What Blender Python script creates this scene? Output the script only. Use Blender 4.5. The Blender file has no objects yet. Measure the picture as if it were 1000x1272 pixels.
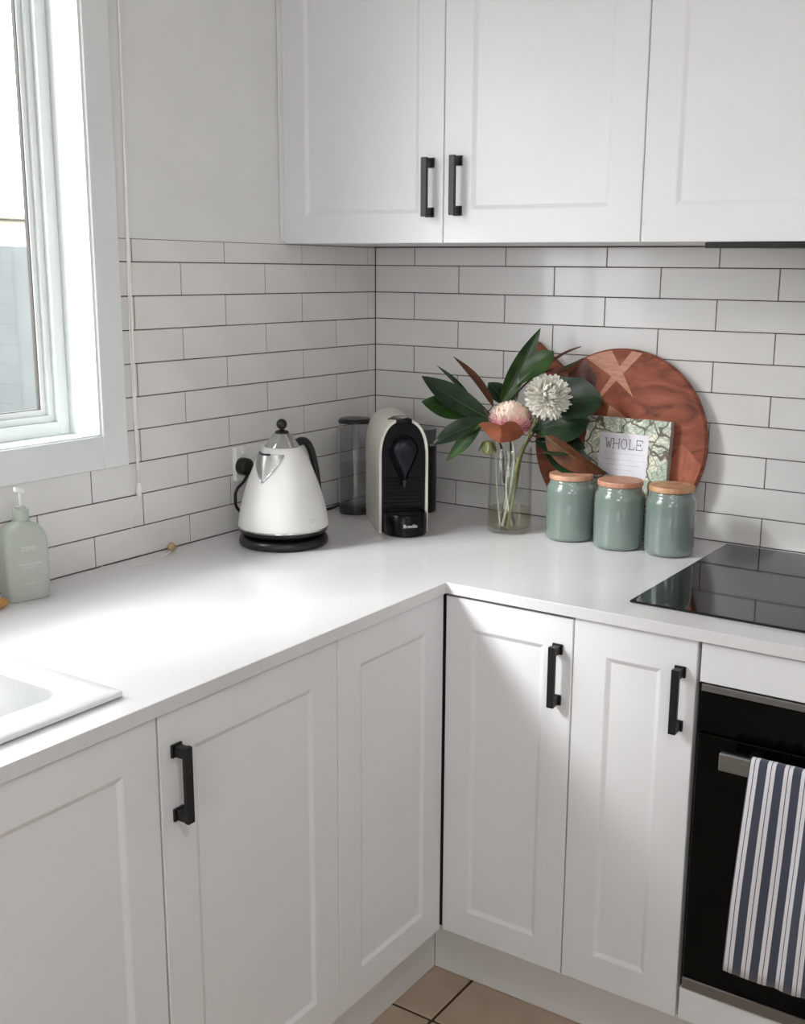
import bpy, bmesh, math, random
from mathutils import Vector, Matrix
random.seed(7)
PI = math.pi
S = bpy.context.scene
COL = S.collection
CT = 0.875                      # height of the worktop above the floor (m)

# ------------------------------------------------------------------ camera
F_PX, PX, PY = 1401.545, 534.949, 644.335          # focal length and principal point, 1000x1272 frame
CAM = Vector((1.6752, -2.3178, CT + 0.5650))
YAW, PITCH, ROLL = -0.5758, 0.2173, 0.0102
fwd = Vector((math.sin(YAW)*math.cos(PITCH), math.cos(YAW)*math.cos(PITCH), -math.sin(PITCH)))
r0 = Vector((math.cos(YAW), -math.sin(YAW), 0)); u0 = r0.cross(fwd)
RIGHT = r0*math.cos(ROLL) + u0*math.sin(ROLL)
UP = -r0*math.sin(ROLL) + u0*math.cos(ROLL)
cd = bpy.data.cameras.new('camera'); cam = bpy.data.objects.new('camera', cd); COL.objects.link(cam)
cam.matrix_world = Matrix.Translation(CAM) @ Matrix((RIGHT, UP, -fwd)).transposed().to_4x4()
cd.sensor_fit = 'VERTICAL'; cd.sensor_height = 24.0; cd.lens = F_PX/1272*24.0
cd.shift_x = -(PX-500)/1272; cd.shift_y = (PY-636)/1272
cd.clip_start = 0.05; cd.clip_end = 200
S.camera = cam

# ------------------------------------------------------------------ sky and daylight
SKY = 9.0
w = bpy.data.worlds.new('overcast_sky'); S.world = w; w.use_nodes = True
bg = w.node_tree.nodes['Background']
bg.inputs['Color'].default_value = (0.965, 0.97, 1.0, 1); bg.inputs['Strength'].default_value = SKY
S.view_settings.view_transform = 'Standard'; S.view_settings.look = 'None'
S.view_settings.exposure = 0.12; S.view_settings.gamma = 1.0
S.view_settings.use_curve_mapping = False
try:
    S.cycles.use_denoising = True
    S.cycles.max_bounces = 14; S.cycles.diffuse_bounces = 7; S.cycles.transparent_max_bounces = 24
    S.cycles.sample_clamp_indirect = 8.0; S.cycles.caustics_reflective = False; S.cycles.caustics_refractive = False
except Exception:
    pass

sl = bpy.data.lights.new('hazy_sun', 'SUN'); sl.energy = 4.0; sl.angle = math.radians(12); sl.color = (1.0, .995, .985)
sun = bpy.data.objects.new('hazy_sun', sl); COL.objects.link(sun)
sun.rotation_euler = Vector((.70, 1.0, -.80)).to_track_quat('-Z', 'Y').to_euler(); sun.location = (-3, -4, 5)

# room: x 0..RX, y RY..0, z 0..RZ
RX, RY, RZ = 3.5, -4.6, 2.45
W1 = (-2.06, -0.889, CT+0.250, CT+1.25)       # window in the left wall  (y0,y1,z0,z1)
W2 = (1.65, 2.90, 1.20, 2.10)                 # unseen window added for fill light, rear wall (x0,x1,z0,z1)
W3 = (-3.1, -2.55, 1.20, 2.10)                 # second added fill window, out of view, right wall (y0,y1,z0,z1)
def portal(name, loc, rot, sx, sy):
    l = bpy.data.lights.new(name, 'AREA'); l.shape = 'RECTANGLE'; l.size = sx; l.size_y = sy
    l.cycles.is_portal = True
    o = bpy.data.objects.new(name, l); COL.objects.link(o); o.location = loc; o.rotation_euler = rot
portal('window_daylight_sink', (-0.16, (W1[0]+W1[1])/2, (W1[2]+W1[3])/2), (0, -PI/2, 0), W1[3]-W1[2], W1[1]-W1[0])
portal('fill_portal_rear', ((W2[0]+W2[1])/2, RY-0.16, (W2[2]+W2[3])/2), (PI/2, 0, 0), W2[1]-W2[0], W2[3]-W2[2])  # portals of the two added fill windows, here and next line
portal('fill_portal_side', (RX+0.16, (W3[0]+W3[1])/2, (W3[2]+W3[3])/2), (0, PI/2, 0), W3[3]-W3[2], W3[1]-W3[0])

# ------------------------------------------------------------------ helpers
def ray(px, py): return fwd + RIGHT*((px-PX)/F_PX) - UP*((py-PY)/F_PX)
def hit(ax, v, px, py):
    d = ray(px, py); return CAM + d*((v-CAM[ax])/d[ax])
def at(px, py, depth): return CAM + ray(px, py)*depth
def lin(c):
    return tuple(x/12.92 if x <= .04045 else ((x+.055)/1.055)**2.4 for x in (v/255 for v in c))

def mat(name, c, rough=.5, metal=0., c2=None, scale=30., bump=0., bscale=200., detail=3., spec=.5, coat=0., stretch=None, mixlo=.35, mixhi=.65, sheen=0., rvar=0.):
    m = bpy.data.materials.new(name); m.use_nodes = True
    n, l = m.node_tree.nodes, m.node_tree.links
    b = n['Principled BSDF']
    b.inputs['Roughness'].default_value = rough; b.inputs['Metallic'].default_value = metal
    b.inputs['Specular IOR Level'].default_value = spec; b.inputs['Coat Weight'].default_value = coat
    b.inputs['Coat Roughness'].default_value = .05
    if sheen: b.inputs['Sheen Weight'].default_value = sheen
    c = lin(c); c2 = lin(c2) if c2 else tuple(min(1, v*.93) for v in c)
    tc = n.new('ShaderNodeTexCoord'); mp = n.new('ShaderNodeMapping'); l.new(tc.outputs['Object'], mp.inputs['Vector'])
    if stretch: mp.inputs['Scale'].default_value = stretch
    nz = n.new('ShaderNodeTexNoise'); nz.inputs['Scale'].default_value = scale; nz.inputs['Detail'].default_value = detail
    l.new(mp.outputs['Vector'], nz.inputs['Vector'])
    rp = n.new('ShaderNodeValToRGB'); rp.color_ramp.elements[0].position = mixlo; rp.color_ramp.elements[1].position = mixhi
    rp.color_ramp.elements[0].color = (*c2, 1); rp.color_ramp.elements[1].color = (*c, 1)
    l.new(nz.outputs['Fac'], rp.inputs['Fac']); l.new(rp.outputs['Color'], b.inputs['Base Color'])
    if rvar:
        mr = n.new('ShaderNodeMapRange'); mr.inputs['To Min'].default_value = rough-rvar; mr.inputs['To Max'].default_value = rough+rvar
        l.new(nz.outputs['Fac'], mr.inputs['Value']); l.new(mr.outputs['Result'], b.inputs['Roughness'])
    if bump:
        nb = n.new('ShaderNodeTexNoise'); nb.inputs['Scale'].default_value = bscale; nb.inputs['Detail'].default_value = 2
        l.new(mp.outputs['Vector'], nb.inputs['Vector'])
        bp = n.new('ShaderNodeBump'); bp.inputs['Strength'].default_value = bump; bp.inputs['Distance'].default_value = .002
        l.new(nb.outputs['Fac'], bp.inputs['Height']); l.new(bp.outputs['Normal'], b.inputs['Normal'])
    return m

def thin_glass(name, tint=(1, 1, 1), rough=.01, lo=.04, ior=1.45):
    m = bpy.data.materials.new(name); m.use_nodes = True
    n, l = m.node_tree.nodes, m.node_tree.links; n.clear()
    o = n.new('ShaderNodeOutputMaterial'); mx = n.new('ShaderNodeMixShader'); t = n.new('ShaderNodeBsdfTransparent')
    g = n.new('ShaderNodeBsdfGlossy'); lw = n.new('ShaderNodeLayerWeight'); pw = n.new('ShaderNodeMath'); f = n.new('ShaderNodeMapRange')
    lw.inputs['Blend'].default_value = .5; pw.operation = 'POWER'; pw.inputs[1].default_value = 5.0          # reflectance rises towards grazing view, alike on both faces
    l.new(lw.outputs['Facing'], pw.inputs[0]); l.new(pw.outputs[0], f.inputs['Value'])
    f0 = ((ior-1)/(ior+1))**2; f.inputs['To Min'].default_value = f0; f.inputs['To Max'].default_value = .9
    t.inputs['Color'].default_value = (*tint, 1); g.inputs['Roughness'].default_value = rough
    l.new(f.outputs['Result'], mx.inputs['Fac']); l.new(t.outputs[0], mx.inputs[1]); l.new(g.outputs[0], mx.inputs[2]); l.new(mx.outputs[0], o.inputs['Surface'])
    return m

def put(bm, other):
    me = bpy.data.meshes.new('tmp'); other.to_mesh(me); other.free(); bm.from_mesh(me); bpy.data.meshes.remove(me)
def box(bm, x0, x1, y0, y1, z0, z1, bev=0., seg=1, mi=0):
    t = bmesh.new(); bmesh.ops.create_cube(t, size=1)
    for v in t.verts:
        v.co = Vector(((x0+x1)/2 + v.co.x*(x1-x0), (y0+y1)/2 + v.co.y*(y1-y0), (z0+z1)/2 + v.co.z*(z1-z0)))
    if bev: bmesh.ops.bevel(t, geom=t.edges[:], offset=bev, segments=seg, profile=.5, affect='EDGES')
    for f in t.faces: f.material_index = mi
    put(bm, t); return bm
def lathe(bm, prof, c=(0, 0, 0), seg=48, closed=True, sx=1., sy=1.):
    """prof: list of (radius, z); closed profile ends reach the axis where radius is 0"""
    rings = []
    for r, z in prof:
        if r < 1e-6: rings.append([bm.verts.new((c[0], c[1], c[2]+z))])
        else: rings.append([bm.verts.new((c[0]+r*sx*math.cos(2*PI*k/seg), c[1]+r*sy*math.sin(2*PI*k/seg), c[2]+z)) for k in range(seg)])
    for a, b in zip(rings, rings[1:]):
        for k in range(seg):
            j = (k+1) % seg
            if len(a) == 1 and len(b) == 1: continue
            if len(a) == 1: bm.faces.new((a[0], b[k], b[j]))
            elif len(b) == 1: bm.faces.new((a[k], b[0], a[j]))
            else: bm.faces.new((a[k], b[k], b[j], a[j]))
    return bm
def tube(bm, pts, rad, seg=8, caps=True):
    pts = [Vector(p) for p in pts]; n = len(pts)
    rs = rad if isinstance(rad, (list, tuple)) else [rad]*n
    rings = []; prev = None
    for i, p in enumerate(pts):
        t = (pts[min(i+1, n-1)] - pts[max(i-1, 0)]).normalized()
        if prev is None: prev = t.orthogonal().normalized()
        a = (prev - t*prev.dot(t)).normalized(); prev = a; b = t.cross(a)
        rings.append([bm.verts.new(p + (a*math.cos(2*PI*k/seg) + b*math.sin(2*PI*k/seg))*rs[i]) for k in range(seg)])
    for A, B in zip(rings, rings[1:]):
        for k in range(seg): bm.faces.new((A[k], A[(k+1) % seg], B[(k+1) % seg], B[k]))
    if caps: bm.faces.new(rings[0][::-1]); bm.faces.new(rings[-1])
    return bm
def smooth_path(pts, n=8):
    P = [Vector(p) for p in pts]; out = []
    for i in range(len(P)-1):
        p0, p1, p2, p3 = P[max(i-1, 0)], P[i], P[i+1], P[min(i+2, len(P)-1)]
        for k in range(n):
            t = k/n
            out.append(.5*((2*p1) + (p2-p0)*t + (2*p0-5*p1+4*p2-p3)*t*t + (3*p1-p0-3*p2+p3)*t**3))
    out.append(P[-1]); return out
def prism(bm, poly, y0, y1, bev=0.):
    """polygon in (x,z), extruded from y0 (front) to y1"""
    t = bmesh.new()
    a = [t.verts.new((x, y0, z)) for x, z in poly]; b = [t.verts.new((x, y1, z)) for x, z in poly]
    t.faces.new(a); t.faces.new(b[::-1]); n = len(poly)
    for i in range(n): t.faces.new((a[i], b[i], b[(i+1) % n], a[(i+1) % n]))
    bmesh.ops.recalc_face_normals(t, faces=t.faces)
    if bev:
        bmesh.ops.bevel(t, geom=[e for e in t.edges if abs(e.verts[0].co.y-e.verts[1].co.y) < 1e-6], offset=bev, segments=2, profile=.5, affect='EDGES')
    put(bm, t); return bm

def obj(name, bm, m, parent=None, smooth=False, world=True, auto=None):
    """one mesh object; with a parent, world coordinates are turned into the parent's frame"""
    bmesh.ops.recalc_face_normals(bm, faces=bm.faces)
    if parent is not None and world:
        bm.transform(wmat(parent).inverted())
    me = bpy.data.meshes.new(name)
    if smooth:
        for f in bm.faces: f.smooth = True
        if auto:
            for e in bm.edges:
                if len(e.link_faces) == 2 and e.calc_face_angle(0) > math.radians(auto): e.smooth = False
    bm.to_mesh(me); bm.free()
    for x in (m if isinstance(m, (list, tuple)) else [m]): me.materials.append(x)
    o = bpy.data.objects.new(name, me); COL.objects.link(o)
    if parent is not None: o.parent = parent
    return o
def wmat(o):
    m = o.matrix_basis.copy()
    return wmat(o.parent) @ m if o.parent else m
def thing(name, label, cat, loc=(0, 0, 0), rz=0., group=None):
    o = bpy.data.objects.new(name, None); COL.objects.link(o); o.empty_display_size = .05
    o.location = loc; o.rotation_euler = (0, 0, rz)
    o.matrix_basis = Matrix.Translation(Vector(loc)) @ Matrix.Rotation(rz, 4, 'Z')
    tag(o, label, cat, group); return o
def tag(o, label, cat, group=None):
    o['label'] = label; o['category'] = cat
    if group: o['group'] = group
    return o
def struct(o): o['kind'] = 'structure'; return o
def B(): return bmesh.new()

# ------------------------------------------------------------------ materials
M = {}
M['plaster'] = mat('wall_paint', (226, 226, 225), .6, c2=(222, 222, 221), scale=8, bump=.08, bscale=350)
M['ceiling'] = mat('ceiling_paint', (235, 235, 233), .8)
M['tile'] = mat('glazed_tile', (226, 224, 222), .22, c2=(220, 218, 216), scale=7, bump=.12, bscale=18, coat=.25)
M['grout'] = mat('dark_grout', (104, 99, 94), .9, c2=(88, 84, 79), scale=90)
M['cab'] = mat('white_vinyl_door', (227, 227, 229), .38, c2=(224, 224, 226), scale=5, bump=.03, bscale=500)
M['carcass'] = mat('white_carcass', (190, 187, 184), .6)
M['gap'] = mat('gap_shade_and_gasket', (70, 66, 62), .7)  # dark carcass colour paints in the shade of door gaps; also the gaskets
M['counter'] = mat('white_stone', (217, 216, 217), .16, c2=(213, 212, 213), scale=160, detail=5)
M['sink'] = mat('white_sink', (222, 223, 223), .25, c2=(219, 220, 220))
M['black'] = mat('matt_black_metal', (17, 18, 20), .42, c2=(13, 13, 15), scale=60, spec=.5)
M['oven_glass'] = mat('black_oven_glass', (4, 7, 6), .1, c2=(3, 5, 4), scale=4, spec=.18)
M['hob'] = mat('black_hob_glass', (6, 8, 8), .05, c2=(5, 6, 7), scale=4, spec=.6)
M['steel'] = mat('brushed_steel', (158, 160, 160), .36, 1., c2=(140, 142, 143), scale=60, stretch=(1, 20, 40))
M['chrome'] = mat('chrome', (205, 205, 203), .1, 1., c2=(195, 195, 193))
M['white_frame'] = mat('white_window_paint', (226, 229, 229), .4, c2=(221, 225, 225), scale=6)
M['kick'] = mat('kickboard_paint', (229, 228, 226), .5, c2=(225, 224, 222), scale=6)
M['floor_tile'] = mat('terracotta_floor_tile', (196, 176, 156), .45, c2=(180, 158, 138), scale=9, detail=6, bump=.15, bscale=40)
M['floor_grout'] = mat('floor_grout', (84, 66, 50), .95)
M['glass'] = thin_glass('window_glass', (.97, .985, .98))
M['plastic_w'] = mat('white_plastic', (240, 240, 237), .35)
M['plastic_b'] = mat('black_plastic', (14, 15, 16), .3, c2=(11, 12, 13))
M['fence'] = mat('grey_fence_steel', (90, 94, 94), .6, c2=(84, 88, 88), scale=6)
M['cream'] = mat('cream_render', (176, 170, 158), .9, c2=(168, 163, 151), scale=3)
M['ground'] = mat('outside_paving', (120, 116, 108), .9, c2=(104, 100, 94), scale=3)

# ------------------------------------------------------------------ room shell
bm = B(); box(bm, -.15, RX+.15, RY-.15, .15, -.1, -.006)
floor = struct(obj('floor', bm, M['floor_grout']))
bm = B(); box(bm, -.146, .146, -.146, .146, -.006, 0, .0025)
tile_me = None
k = 0
for i in range(-1, 10):
    for j in range(-1, 14):
        cx, cy = .621+.149+.298*i, -.672+.149-.298*j
        if cx < .4 or cy > -.35 or cx > RX-.1 or cy < RY+.1: continue
        if tile_me is None:
            o = obj('floor_tile', bm, M['floor_tile'], floor, world=False); tile_me = o.data
        else:
            o = bpy.data.objects.new('floor_tile', tile_me); COL.objects.link(o); o.parent = floor
        o.location = (cx, cy, random.uniform(-.0004, .0004)); o.rotation_euler = (0, 0, random.choice((0, PI/2, PI, -PI/2)))
bm = B(); box(bm, -.15, RX+.15, RY-.15, .15, RZ, RZ+.1); struct(obj('ceiling', bm, M['ceiling']))
# left wall with its window opening
y0, y1, z0, z1 = W1
bm = B()
box(bm, -.15, -.008, RY-.15, y0, 0, RZ); box(bm, -.15, -.008, y1, .15, 0, RZ)
box(bm, -.15, -.008, y0, y1, 0, z0); box(bm, -.15, -.008, y0, y1, z1, RZ)
wall_left = struct(obj('wall_left', bm, M['plaster']))
bm = B(); box(bm, -.15, RX+.15, .008, .15, 0, RZ)
wall_back = struct(obj('wall_back', bm, M['plaster']))
x0, x1, z0, z1 = W2
bm = B(); box(bm, -.008, x0, RY-.15, RY, 0, RZ); box(bm, x1, RX, RY-.15, RY, 0, RZ); box(bm, x0, x1, RY-.15, RY, 0, z0); box(bm, x0, x1, RY-.15, RY, z1, RZ)
struct(obj('wall_rear', bm, M['plaster']))
y0, y1, z0, z1 = W3
bm = B(); box(bm, RX, RX+.15, RY-.15, y0, 0, RZ); box(bm, RX, RX+.15, y1, .008, 0, RZ); box(bm, RX, RX+.15, y0, y1, 0, z0); box(bm, RX, RX+.15, y0, y1, z1, RZ)
struct(obj('wall_right', bm, M['plaster']))

# splashback tiles: 250 x 62 mm running bond
ZT = CT+.6170                                  # top of the tiling
H, WT, G = .0641, .252, .0011
ZL = [CT+.5739-H*j for j in range(9)]
rows = [(ZL[0], ZT)] + [(ZL[j+1], ZL[j]) for j in range(8)] + [(CT+.0005, ZL[8])]
def plaster_skin(bm):
    y0, y1, z0, z1 = W1
    box(bm, -.008, -.0015, y1, .0, ZT, RZ); box(bm, -.008, -.0015, RY, y0, 0, RZ); box(bm, -.008, -.0015, y0, y1, z1, RZ)
bm = B(); plaster_skin(bm); obj('plaster_skin', bm, M['plaster'], wall_left)
bm = B(); box(bm, -.008, -.0016, -.86, .008, CT-.02, ZT); box(bm, -.008, -.0016, -2.3, -.80, CT-.02, CT+.189); obj('grout_bed', bm, M['grout'], wall_left)
bm = B(); box(bm, .0, RX, .0016, .008, CT-.02, ZT+.004); obj('grout_bed', bm, M['grout'], wall_back)
bm = B(); box(bm, 0, RX, .0012, .008, ZT+.004, RZ); obj('plaster_skin', bm, M['plaster'], wall_back)
cache = {}
def wall_tile(parent, wd, ht, loc, left):
    key = (round(wd, 4), round(ht, 4), left)
    if key in cache:
        o = bpy.data.objects.new('wall_tile', cache[key]); COL.objects.link(o); o.parent = parent
    else:
        bm = B()
        if left: box(bm, -.0075, 0, -wd/2, wd/2, -ht/2, ht/2, .0007)
        else: box(bm, -wd/2, wd/2, 0, .0075, -ht/2, ht/2, .0007)
        o = obj('wall_tile', bm, M['tile'], parent, world=False); cache[key] = o.data
    o.location = loc
    a = lambda s: random.gauss(0, s)
    o.rotation_euler = (a(.0007), a(.0008), a(.0006))
for i, (za, zb) in enumerate(rows):
    odd = i % 2 == 0
    ht = zb-za-2*G; zc = (za+zb)/2
    ye = -.835 if i < 7 else -1.92
    js = [0.] + [-(.0309+(0 if odd else WT/2)+k*WT) for k in range(12)]
    for a, b in zip(js, js[1:]):
        b = max(b, ye)
        if a-b < .004: break
        wall_tile(wall_left, a-b-2*G, ht, (0, (a+b)/2, zc), True)
    js = [0.] + [.1166+(0 if odd else WT/2)+k*WT for k in range(12)]
    for a, b in zip(js, js[1:]):
        b = min(b, 1.9)
        if b-a < .004: break
        wall_tile(wall_back, b-a-2*G, ht, ((a+b)/2, 0, zc), False)

# ------------------------------------------------------------------ sink window
y0, y1, z0, z1 = W1
win = bpy.data.objects.new('window_1', None); COL.objects.link(win); win.location = (0, (y0+y1)/2, z0); win['kind'] = 'structure'
win.matrix_basis = Matrix.Translation((0, (y0+y1)/2, z0))
zi, yi = CT+.253, -.886
bm = B(); box(bm, -.0075, .009, -.886, -.826, CT+.1895, z1+.065, .0015); obj('casing_board', bm, M['white_frame'], win)
bm = B(); box(bm, -.0075, .009, y0-.065, -.886, CT+.1895, zi, .0015); obj('casing_board', bm, M['white_frame'], win)
bm = B(); box(bm, -.0075, .009, y0-.065, -.886, z1, z1+.065, .0015); obj('casing_board', bm, M['white_frame'], win)
bm = B(); box(bm, -.0075, .009, y0-.065, y0, zi, z1, .0015); obj('casing_board', bm, M['white_frame'], win)
# jamb linings, with a shallow step behind the casing
bm = B(); box(bm, -.135, -.010, -.8895, -.8885, z0, z1); box(bm, -.0075, .004, -.8905, -.886, zi-.002, z1); obj('jamb_lining', bm, M['white_frame'], win)
bm = B(); box(bm, -.135, -.010, y0, y1, z0-.001, z0+.001); box(bm, -.0075, .004, y0, -.888, zi-.002, zi+.0025); obj('sill_board', bm, M['white_frame'], win)
bm = B(); box(bm, -.135, -.010, y0, y1, z1-.001, z1+.001); obj('head_lining', bm, M['white_frame'], win)
def frame_rect(name, xa, xb, ya, yb, za, zb, t, parent, m, bev=.001):
    bm = B()
    box(bm, xa, xb, ya, ya+t, za, zb, bev); box(bm, xa, xb, yb-t, yb, za, zb, bev)
    box(bm, xa, xb, ya+t, yb-t, za, za+t, bev); box(bm, xa, xb, ya+t, yb-t, zb-t, zb, bev)
    return obj(name, bm, m, parent)
fr = frame_rect('window_frame', -.130, -.080, y0+.001, y1-.001, z0+.001, z1-.001, .024, win, M['white_frame'])
ym = (y0+y1)/2
for a, b in ((y0+.025, ym+.012), (ym-.012, y1-.025)):
    xo = 0 if b > -1 else -.012
    sa = frame_rect('sash', -.118+xo, -.092+xo, a, b, z0+.025, z1-.025, .013, win, M['white_frame'])
    frame_rect('glazing_bead', -.113+xo, -.099+xo, a+.013, b-.013, z0+.038, z1-.038, .011, sa, M['white_frame'], .0008)
    frame_rect('glazing_gasket', -.1105+xo, -.1015+xo, a+.024, b-.024, z0+.049, z1-.049, .0014, sa, M['gap'], 0)
    bm = B(); box(bm, -.108+xo, -.104+xo, a+.024, b-.024, z0+.049, z1-.049); obj('pane', bm, M['glass'], sa)
def plain_window(name, wmin, wmax, axis):
    o = bpy.data.objects.new(name, None); COL.objects.link(o); o['kind'] = 'structure'
    bm = B(); t = .05
    a0, a1, za, zb = wmin
    def bx(p, q, r, s):
        if axis == 'y': box(bm, p, q, wmax-.12, wmax-.06, r, s, .002)
        else: box(bm, wmax+.06, wmax+.12, p, q, r, s, .002)
    bx(a0, a0+t, za, zb); bx(a1-t, a1, za, zb); bx(a0+t, a1-t, za, za+t); bx(a0+t, a1-t, zb-t, zb); bx((a0+a1)/2-.03, (a0+a1)/2+.03, za+t, zb-t)
    obj('window_frame', bm, M['white_frame'], o)
    for p, q in ((a0+t, (a0+a1)/2-.03), ((a0+a1)/2+.03, a1-t)):
        bm = B()
        if axis == 'y': box(bm, p, q, wmax-.092, wmax-.088, za+t, zb-t)
        else: box(bm, wmax+.088, wmax+.092, p, q, za+t, zb-t)
        obj('pane', bm, M['glass'], o)
plain_window('fill_window_rear', W2, RY, 'y')  # frames and panes of the unseen windows added for fill
plain_window('fill_window_side', W3, RX, 'x')

# ------------------------------------------------------------------ glowing globe out of view, added for fill light from above
gl = bpy.data.materials.new('fill_globe_glow'); gl.use_nodes = True; gb = gl.node_tree.nodes['Principled BSDF']
gb.inputs['Emission Color'].default_value = (1, .99, .985, 1); gb.inputs['Emission Strength'].default_value = 25.0
LP = Vector((1.75, -1.95, 2.12))
lamp = thing('added_fill_globe', 'added unseen glowing globe giving fill light from the ceiling', 'lamp', (LP.x, LP.y, RZ))
bm = B(); bmesh.ops.create_icosphere(bm, subdivisions=4, radius=.13, matrix=Matrix.Translation(LP)); obj('globe', bm, gl, lamp, True)
bm = B(); tube(bm, [LP+Vector((0, 0, .128)), Vector((LP.x, LP.y, RZ-.02))], .006, 10); obj('rod', bm, M['black'], lamp, True)
bm = B(); lathe(bm, [(0, -.025), (.05, -.025), (.055, -.02), (.055, -.001), (0, -.001)], (LP.x, LP.y, RZ), 32); obj('ceiling_rose', bm, M['black'], lamp, True, auto=40)

# ------------------------------------------------------------------ outside, seen through the sink window
bm = B(); box(bm, -30, 30, -30, 30, -.5, -.3); struct(obj('ground', bm, M['ground']))
fen = thing('garden_fence', 'smooth grey panel fence outside the sink window', 'fence', (-2, .4, -.3))
for k in range(8):
    ya = .455+.7*(k-5)
    off = .035*(k % 2)
    bm = B(); box(bm, -2.04-off, -2.0-off, ya, ya+.696, -.3, CT+.637, .003); obj('fence_panel', bm, M['fence'], fen)
gw = thing('garden_wall', 'low cream rendered wall beyond the grey fence', 'wall', (-3.5, 1, -.3))
bm = B(); box(bm, -3.7, -3.5, -4, 5, -.3, CT+.80, .01); obj('wall_face', bm, M['cream'], gw)
bm = B(); box(bm, -3.74, -3.46, -4, 5, CT+.80, CT+.83, .006); obj('coping', bm, M['cream'], gw)

# ------------------------------------------------------------------ cabinets
FX, FY, FU = .597, -.605, -.345              # door faces: left run, back run, wall units
def panel_bm(wd, ht, rail, t=.018, flat=False):
    bm = B()
    rg = [(0, t), (0, .0012), (.0012, 0)]
    if not flat: rg += [(rail-.001, 0), (rail+.0012, .0008), (rail+.0070, .0042), (rail+.0085, .0046)]
    rings = [[bm.verts.new((x, y, z)) for x, z in ((i, i), (wd-i, i), (wd-i, ht-i), (i, ht-i))] for i, y in rg]
    for a, b in zip(rings, rings[1:]):
        for k in range(4): bm.faces.new((a[k], a[(k+1) % 4], b[(k+1) % 4], b[k]))
    bm.faces.new(rings[0][::-1]); bm.faces.new(rings[-1])
    return bm
def door(parent, wd, ht, rail, loc, left=False, handle=None, name='door', flat=False):
    """loc: world position of the lower left front corner; handle=(x, z_low, z_high) in the door's frame"""
    o = obj(name, panel_bm(wd, ht, rail, flat=flat), M['cab'], parent, world=False)
    Mx = Matrix.Translation(Vector(loc)) @ Matrix.Rotation(PI/2 if left else 0, 4, 'Z')
    o.matrix_basis = wmat(parent).inverted() @ Mx
    if handle:
        hx, za, zb = handle; bm = B()
        for s, z in ((0, za), (1, zb-.019)):
            box(bm, hx-.0098, hx+.0098, -.004, 0, z, z+.019, .0005)
            box(bm, hx-.0066, hx+.0066, -.020, -.0038, z+.002, z+.017, .0006)
        box(bm, hx-.0066, hx+.0066, -.0265, -.0185, za+.0005, zb-.0005, .0008)
        obj('handle', bm, M['black'], o, world=False)
    return o
ZD0, ZD1 = CT-.7195, CT-.0245                 # lower doors
# left run
c = thing('base_cabinet', 'white shaker sink cabinet under the white sink', 'cabinet', (.29, -1.75, 0))
bm = B(); box(bm, .02, FX-.019, -2.2, -1.328, .15, CT-.23); box(bm, FX-.04, FX-.0185, -2.2, -1.328, CT-.23, CT-.022); obj('body', bm, M['carcass'], c)
door(c, .394, ZD1-ZD0, .062, (FX, -1.722, ZD0), True); door(c, .47, ZD1-ZD0, .062, (FX, -2.196, ZD0), True)
c = thing('base_cabinet', 'white shaker base cabinet with a black bar handle beside the sink cabinet', 'cabinet', (.29, -1.13, 0))
bm = B(); box(bm, .02, FX-.0185, -1.3255, -.934, .15, CT-.022); obj('body', bm, M['carcass'], c)
door(c, .391, ZD1-ZD0, .064, (FX, -1.3245, ZD0), True, (.0295, ZD1-ZD0-.162, ZD1-ZD0-.0485))
c = thing('corner_cabinet', 'white shaker corner cabinet where the two worktop runs meet', 'cabinet', (.3, -.3, 0))
bm = B(); box(bm, .02, FX-.0185, -.932, -.02, .15, CT-.022); box(bm, FX-.0185, .862, FY+.0185, -.02, .15, CT-.022); obj('body', bm, M['gap'], c)
door(c, .3225, ZD1-ZD0+.0015, .062, (FX, -.9315, ZD0), True, name='fixed_panel')
door(c, .2620, ZD1-ZD0-.003, .057, (.6000, FY, ZD0), False, (.2340, ZD1-ZD0-.165, ZD1-ZD0-.0515))
c = thing('base_cabinet', 'narrow white shaker base cabinet with a black bar handle beside the oven', 'cabinet', (.98, -.3, 0))
bm = B(); box(bm, .864, 1.088, FY+.0185, -.02, .15, CT-.022); obj('body', bm, M['gap'], c)
door(c, .2225, ZD1-ZD0+.002, .062, (.8645, FY, ZD0), False, (.1955, ZD1-ZD0-.160, ZD1-ZD0-.0465))
c = thing('oven_cabinet', 'white oven housing unit holding the black oven', 'cabinet', (1.39, -.3, 0))
bm = B(); box(bm, 1.0905, 1.106, -.56, -.02, .15, CT-.022); box(bm, 1.676, 1.692, -.56, -.02, .15, CT-.022); box(bm, 1.106, 1.676, -.56, -.02, .15, .166); box(bm, 1.106, 1.676, -.036, -.02, .166, CT-.022); obj('body', bm, M['gap'], c)
door(c, .598, .067, 0, (1.0935, FY, CT-.0915), name='top_panel', flat=True)
door(c, .598, .062, 0, (1.0925, FY, CT-.7195), name='bottom_panel', flat=True)
c = thing('base_cabinet', 'white shaker base cabinet on the far side of the oven', 'cabinet', (1.9, -.3, 0))
bm = B(); box(bm, 1.695, 2.05, FY+.0185, -.02, .15, CT-.022); obj('body', bm, M['carcass'], c)
door(c, .35, ZD1-ZD0, .062, (1.697, FY, ZD0), False, (.03, ZD1-ZD0-.162, ZD1-ZD0-.0485))
# kickboards
bm = B(); box(bm, .515, .531, -2.2, -.522, .001, .1535, .001); struct(obj('baseboard_left', bm, M['kick']))
bm = B(); box(bm, .531, 2.05, -.522, -.506, .001, .1535, .001); struct(obj('baseboard_back', bm, M['kick']))

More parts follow.
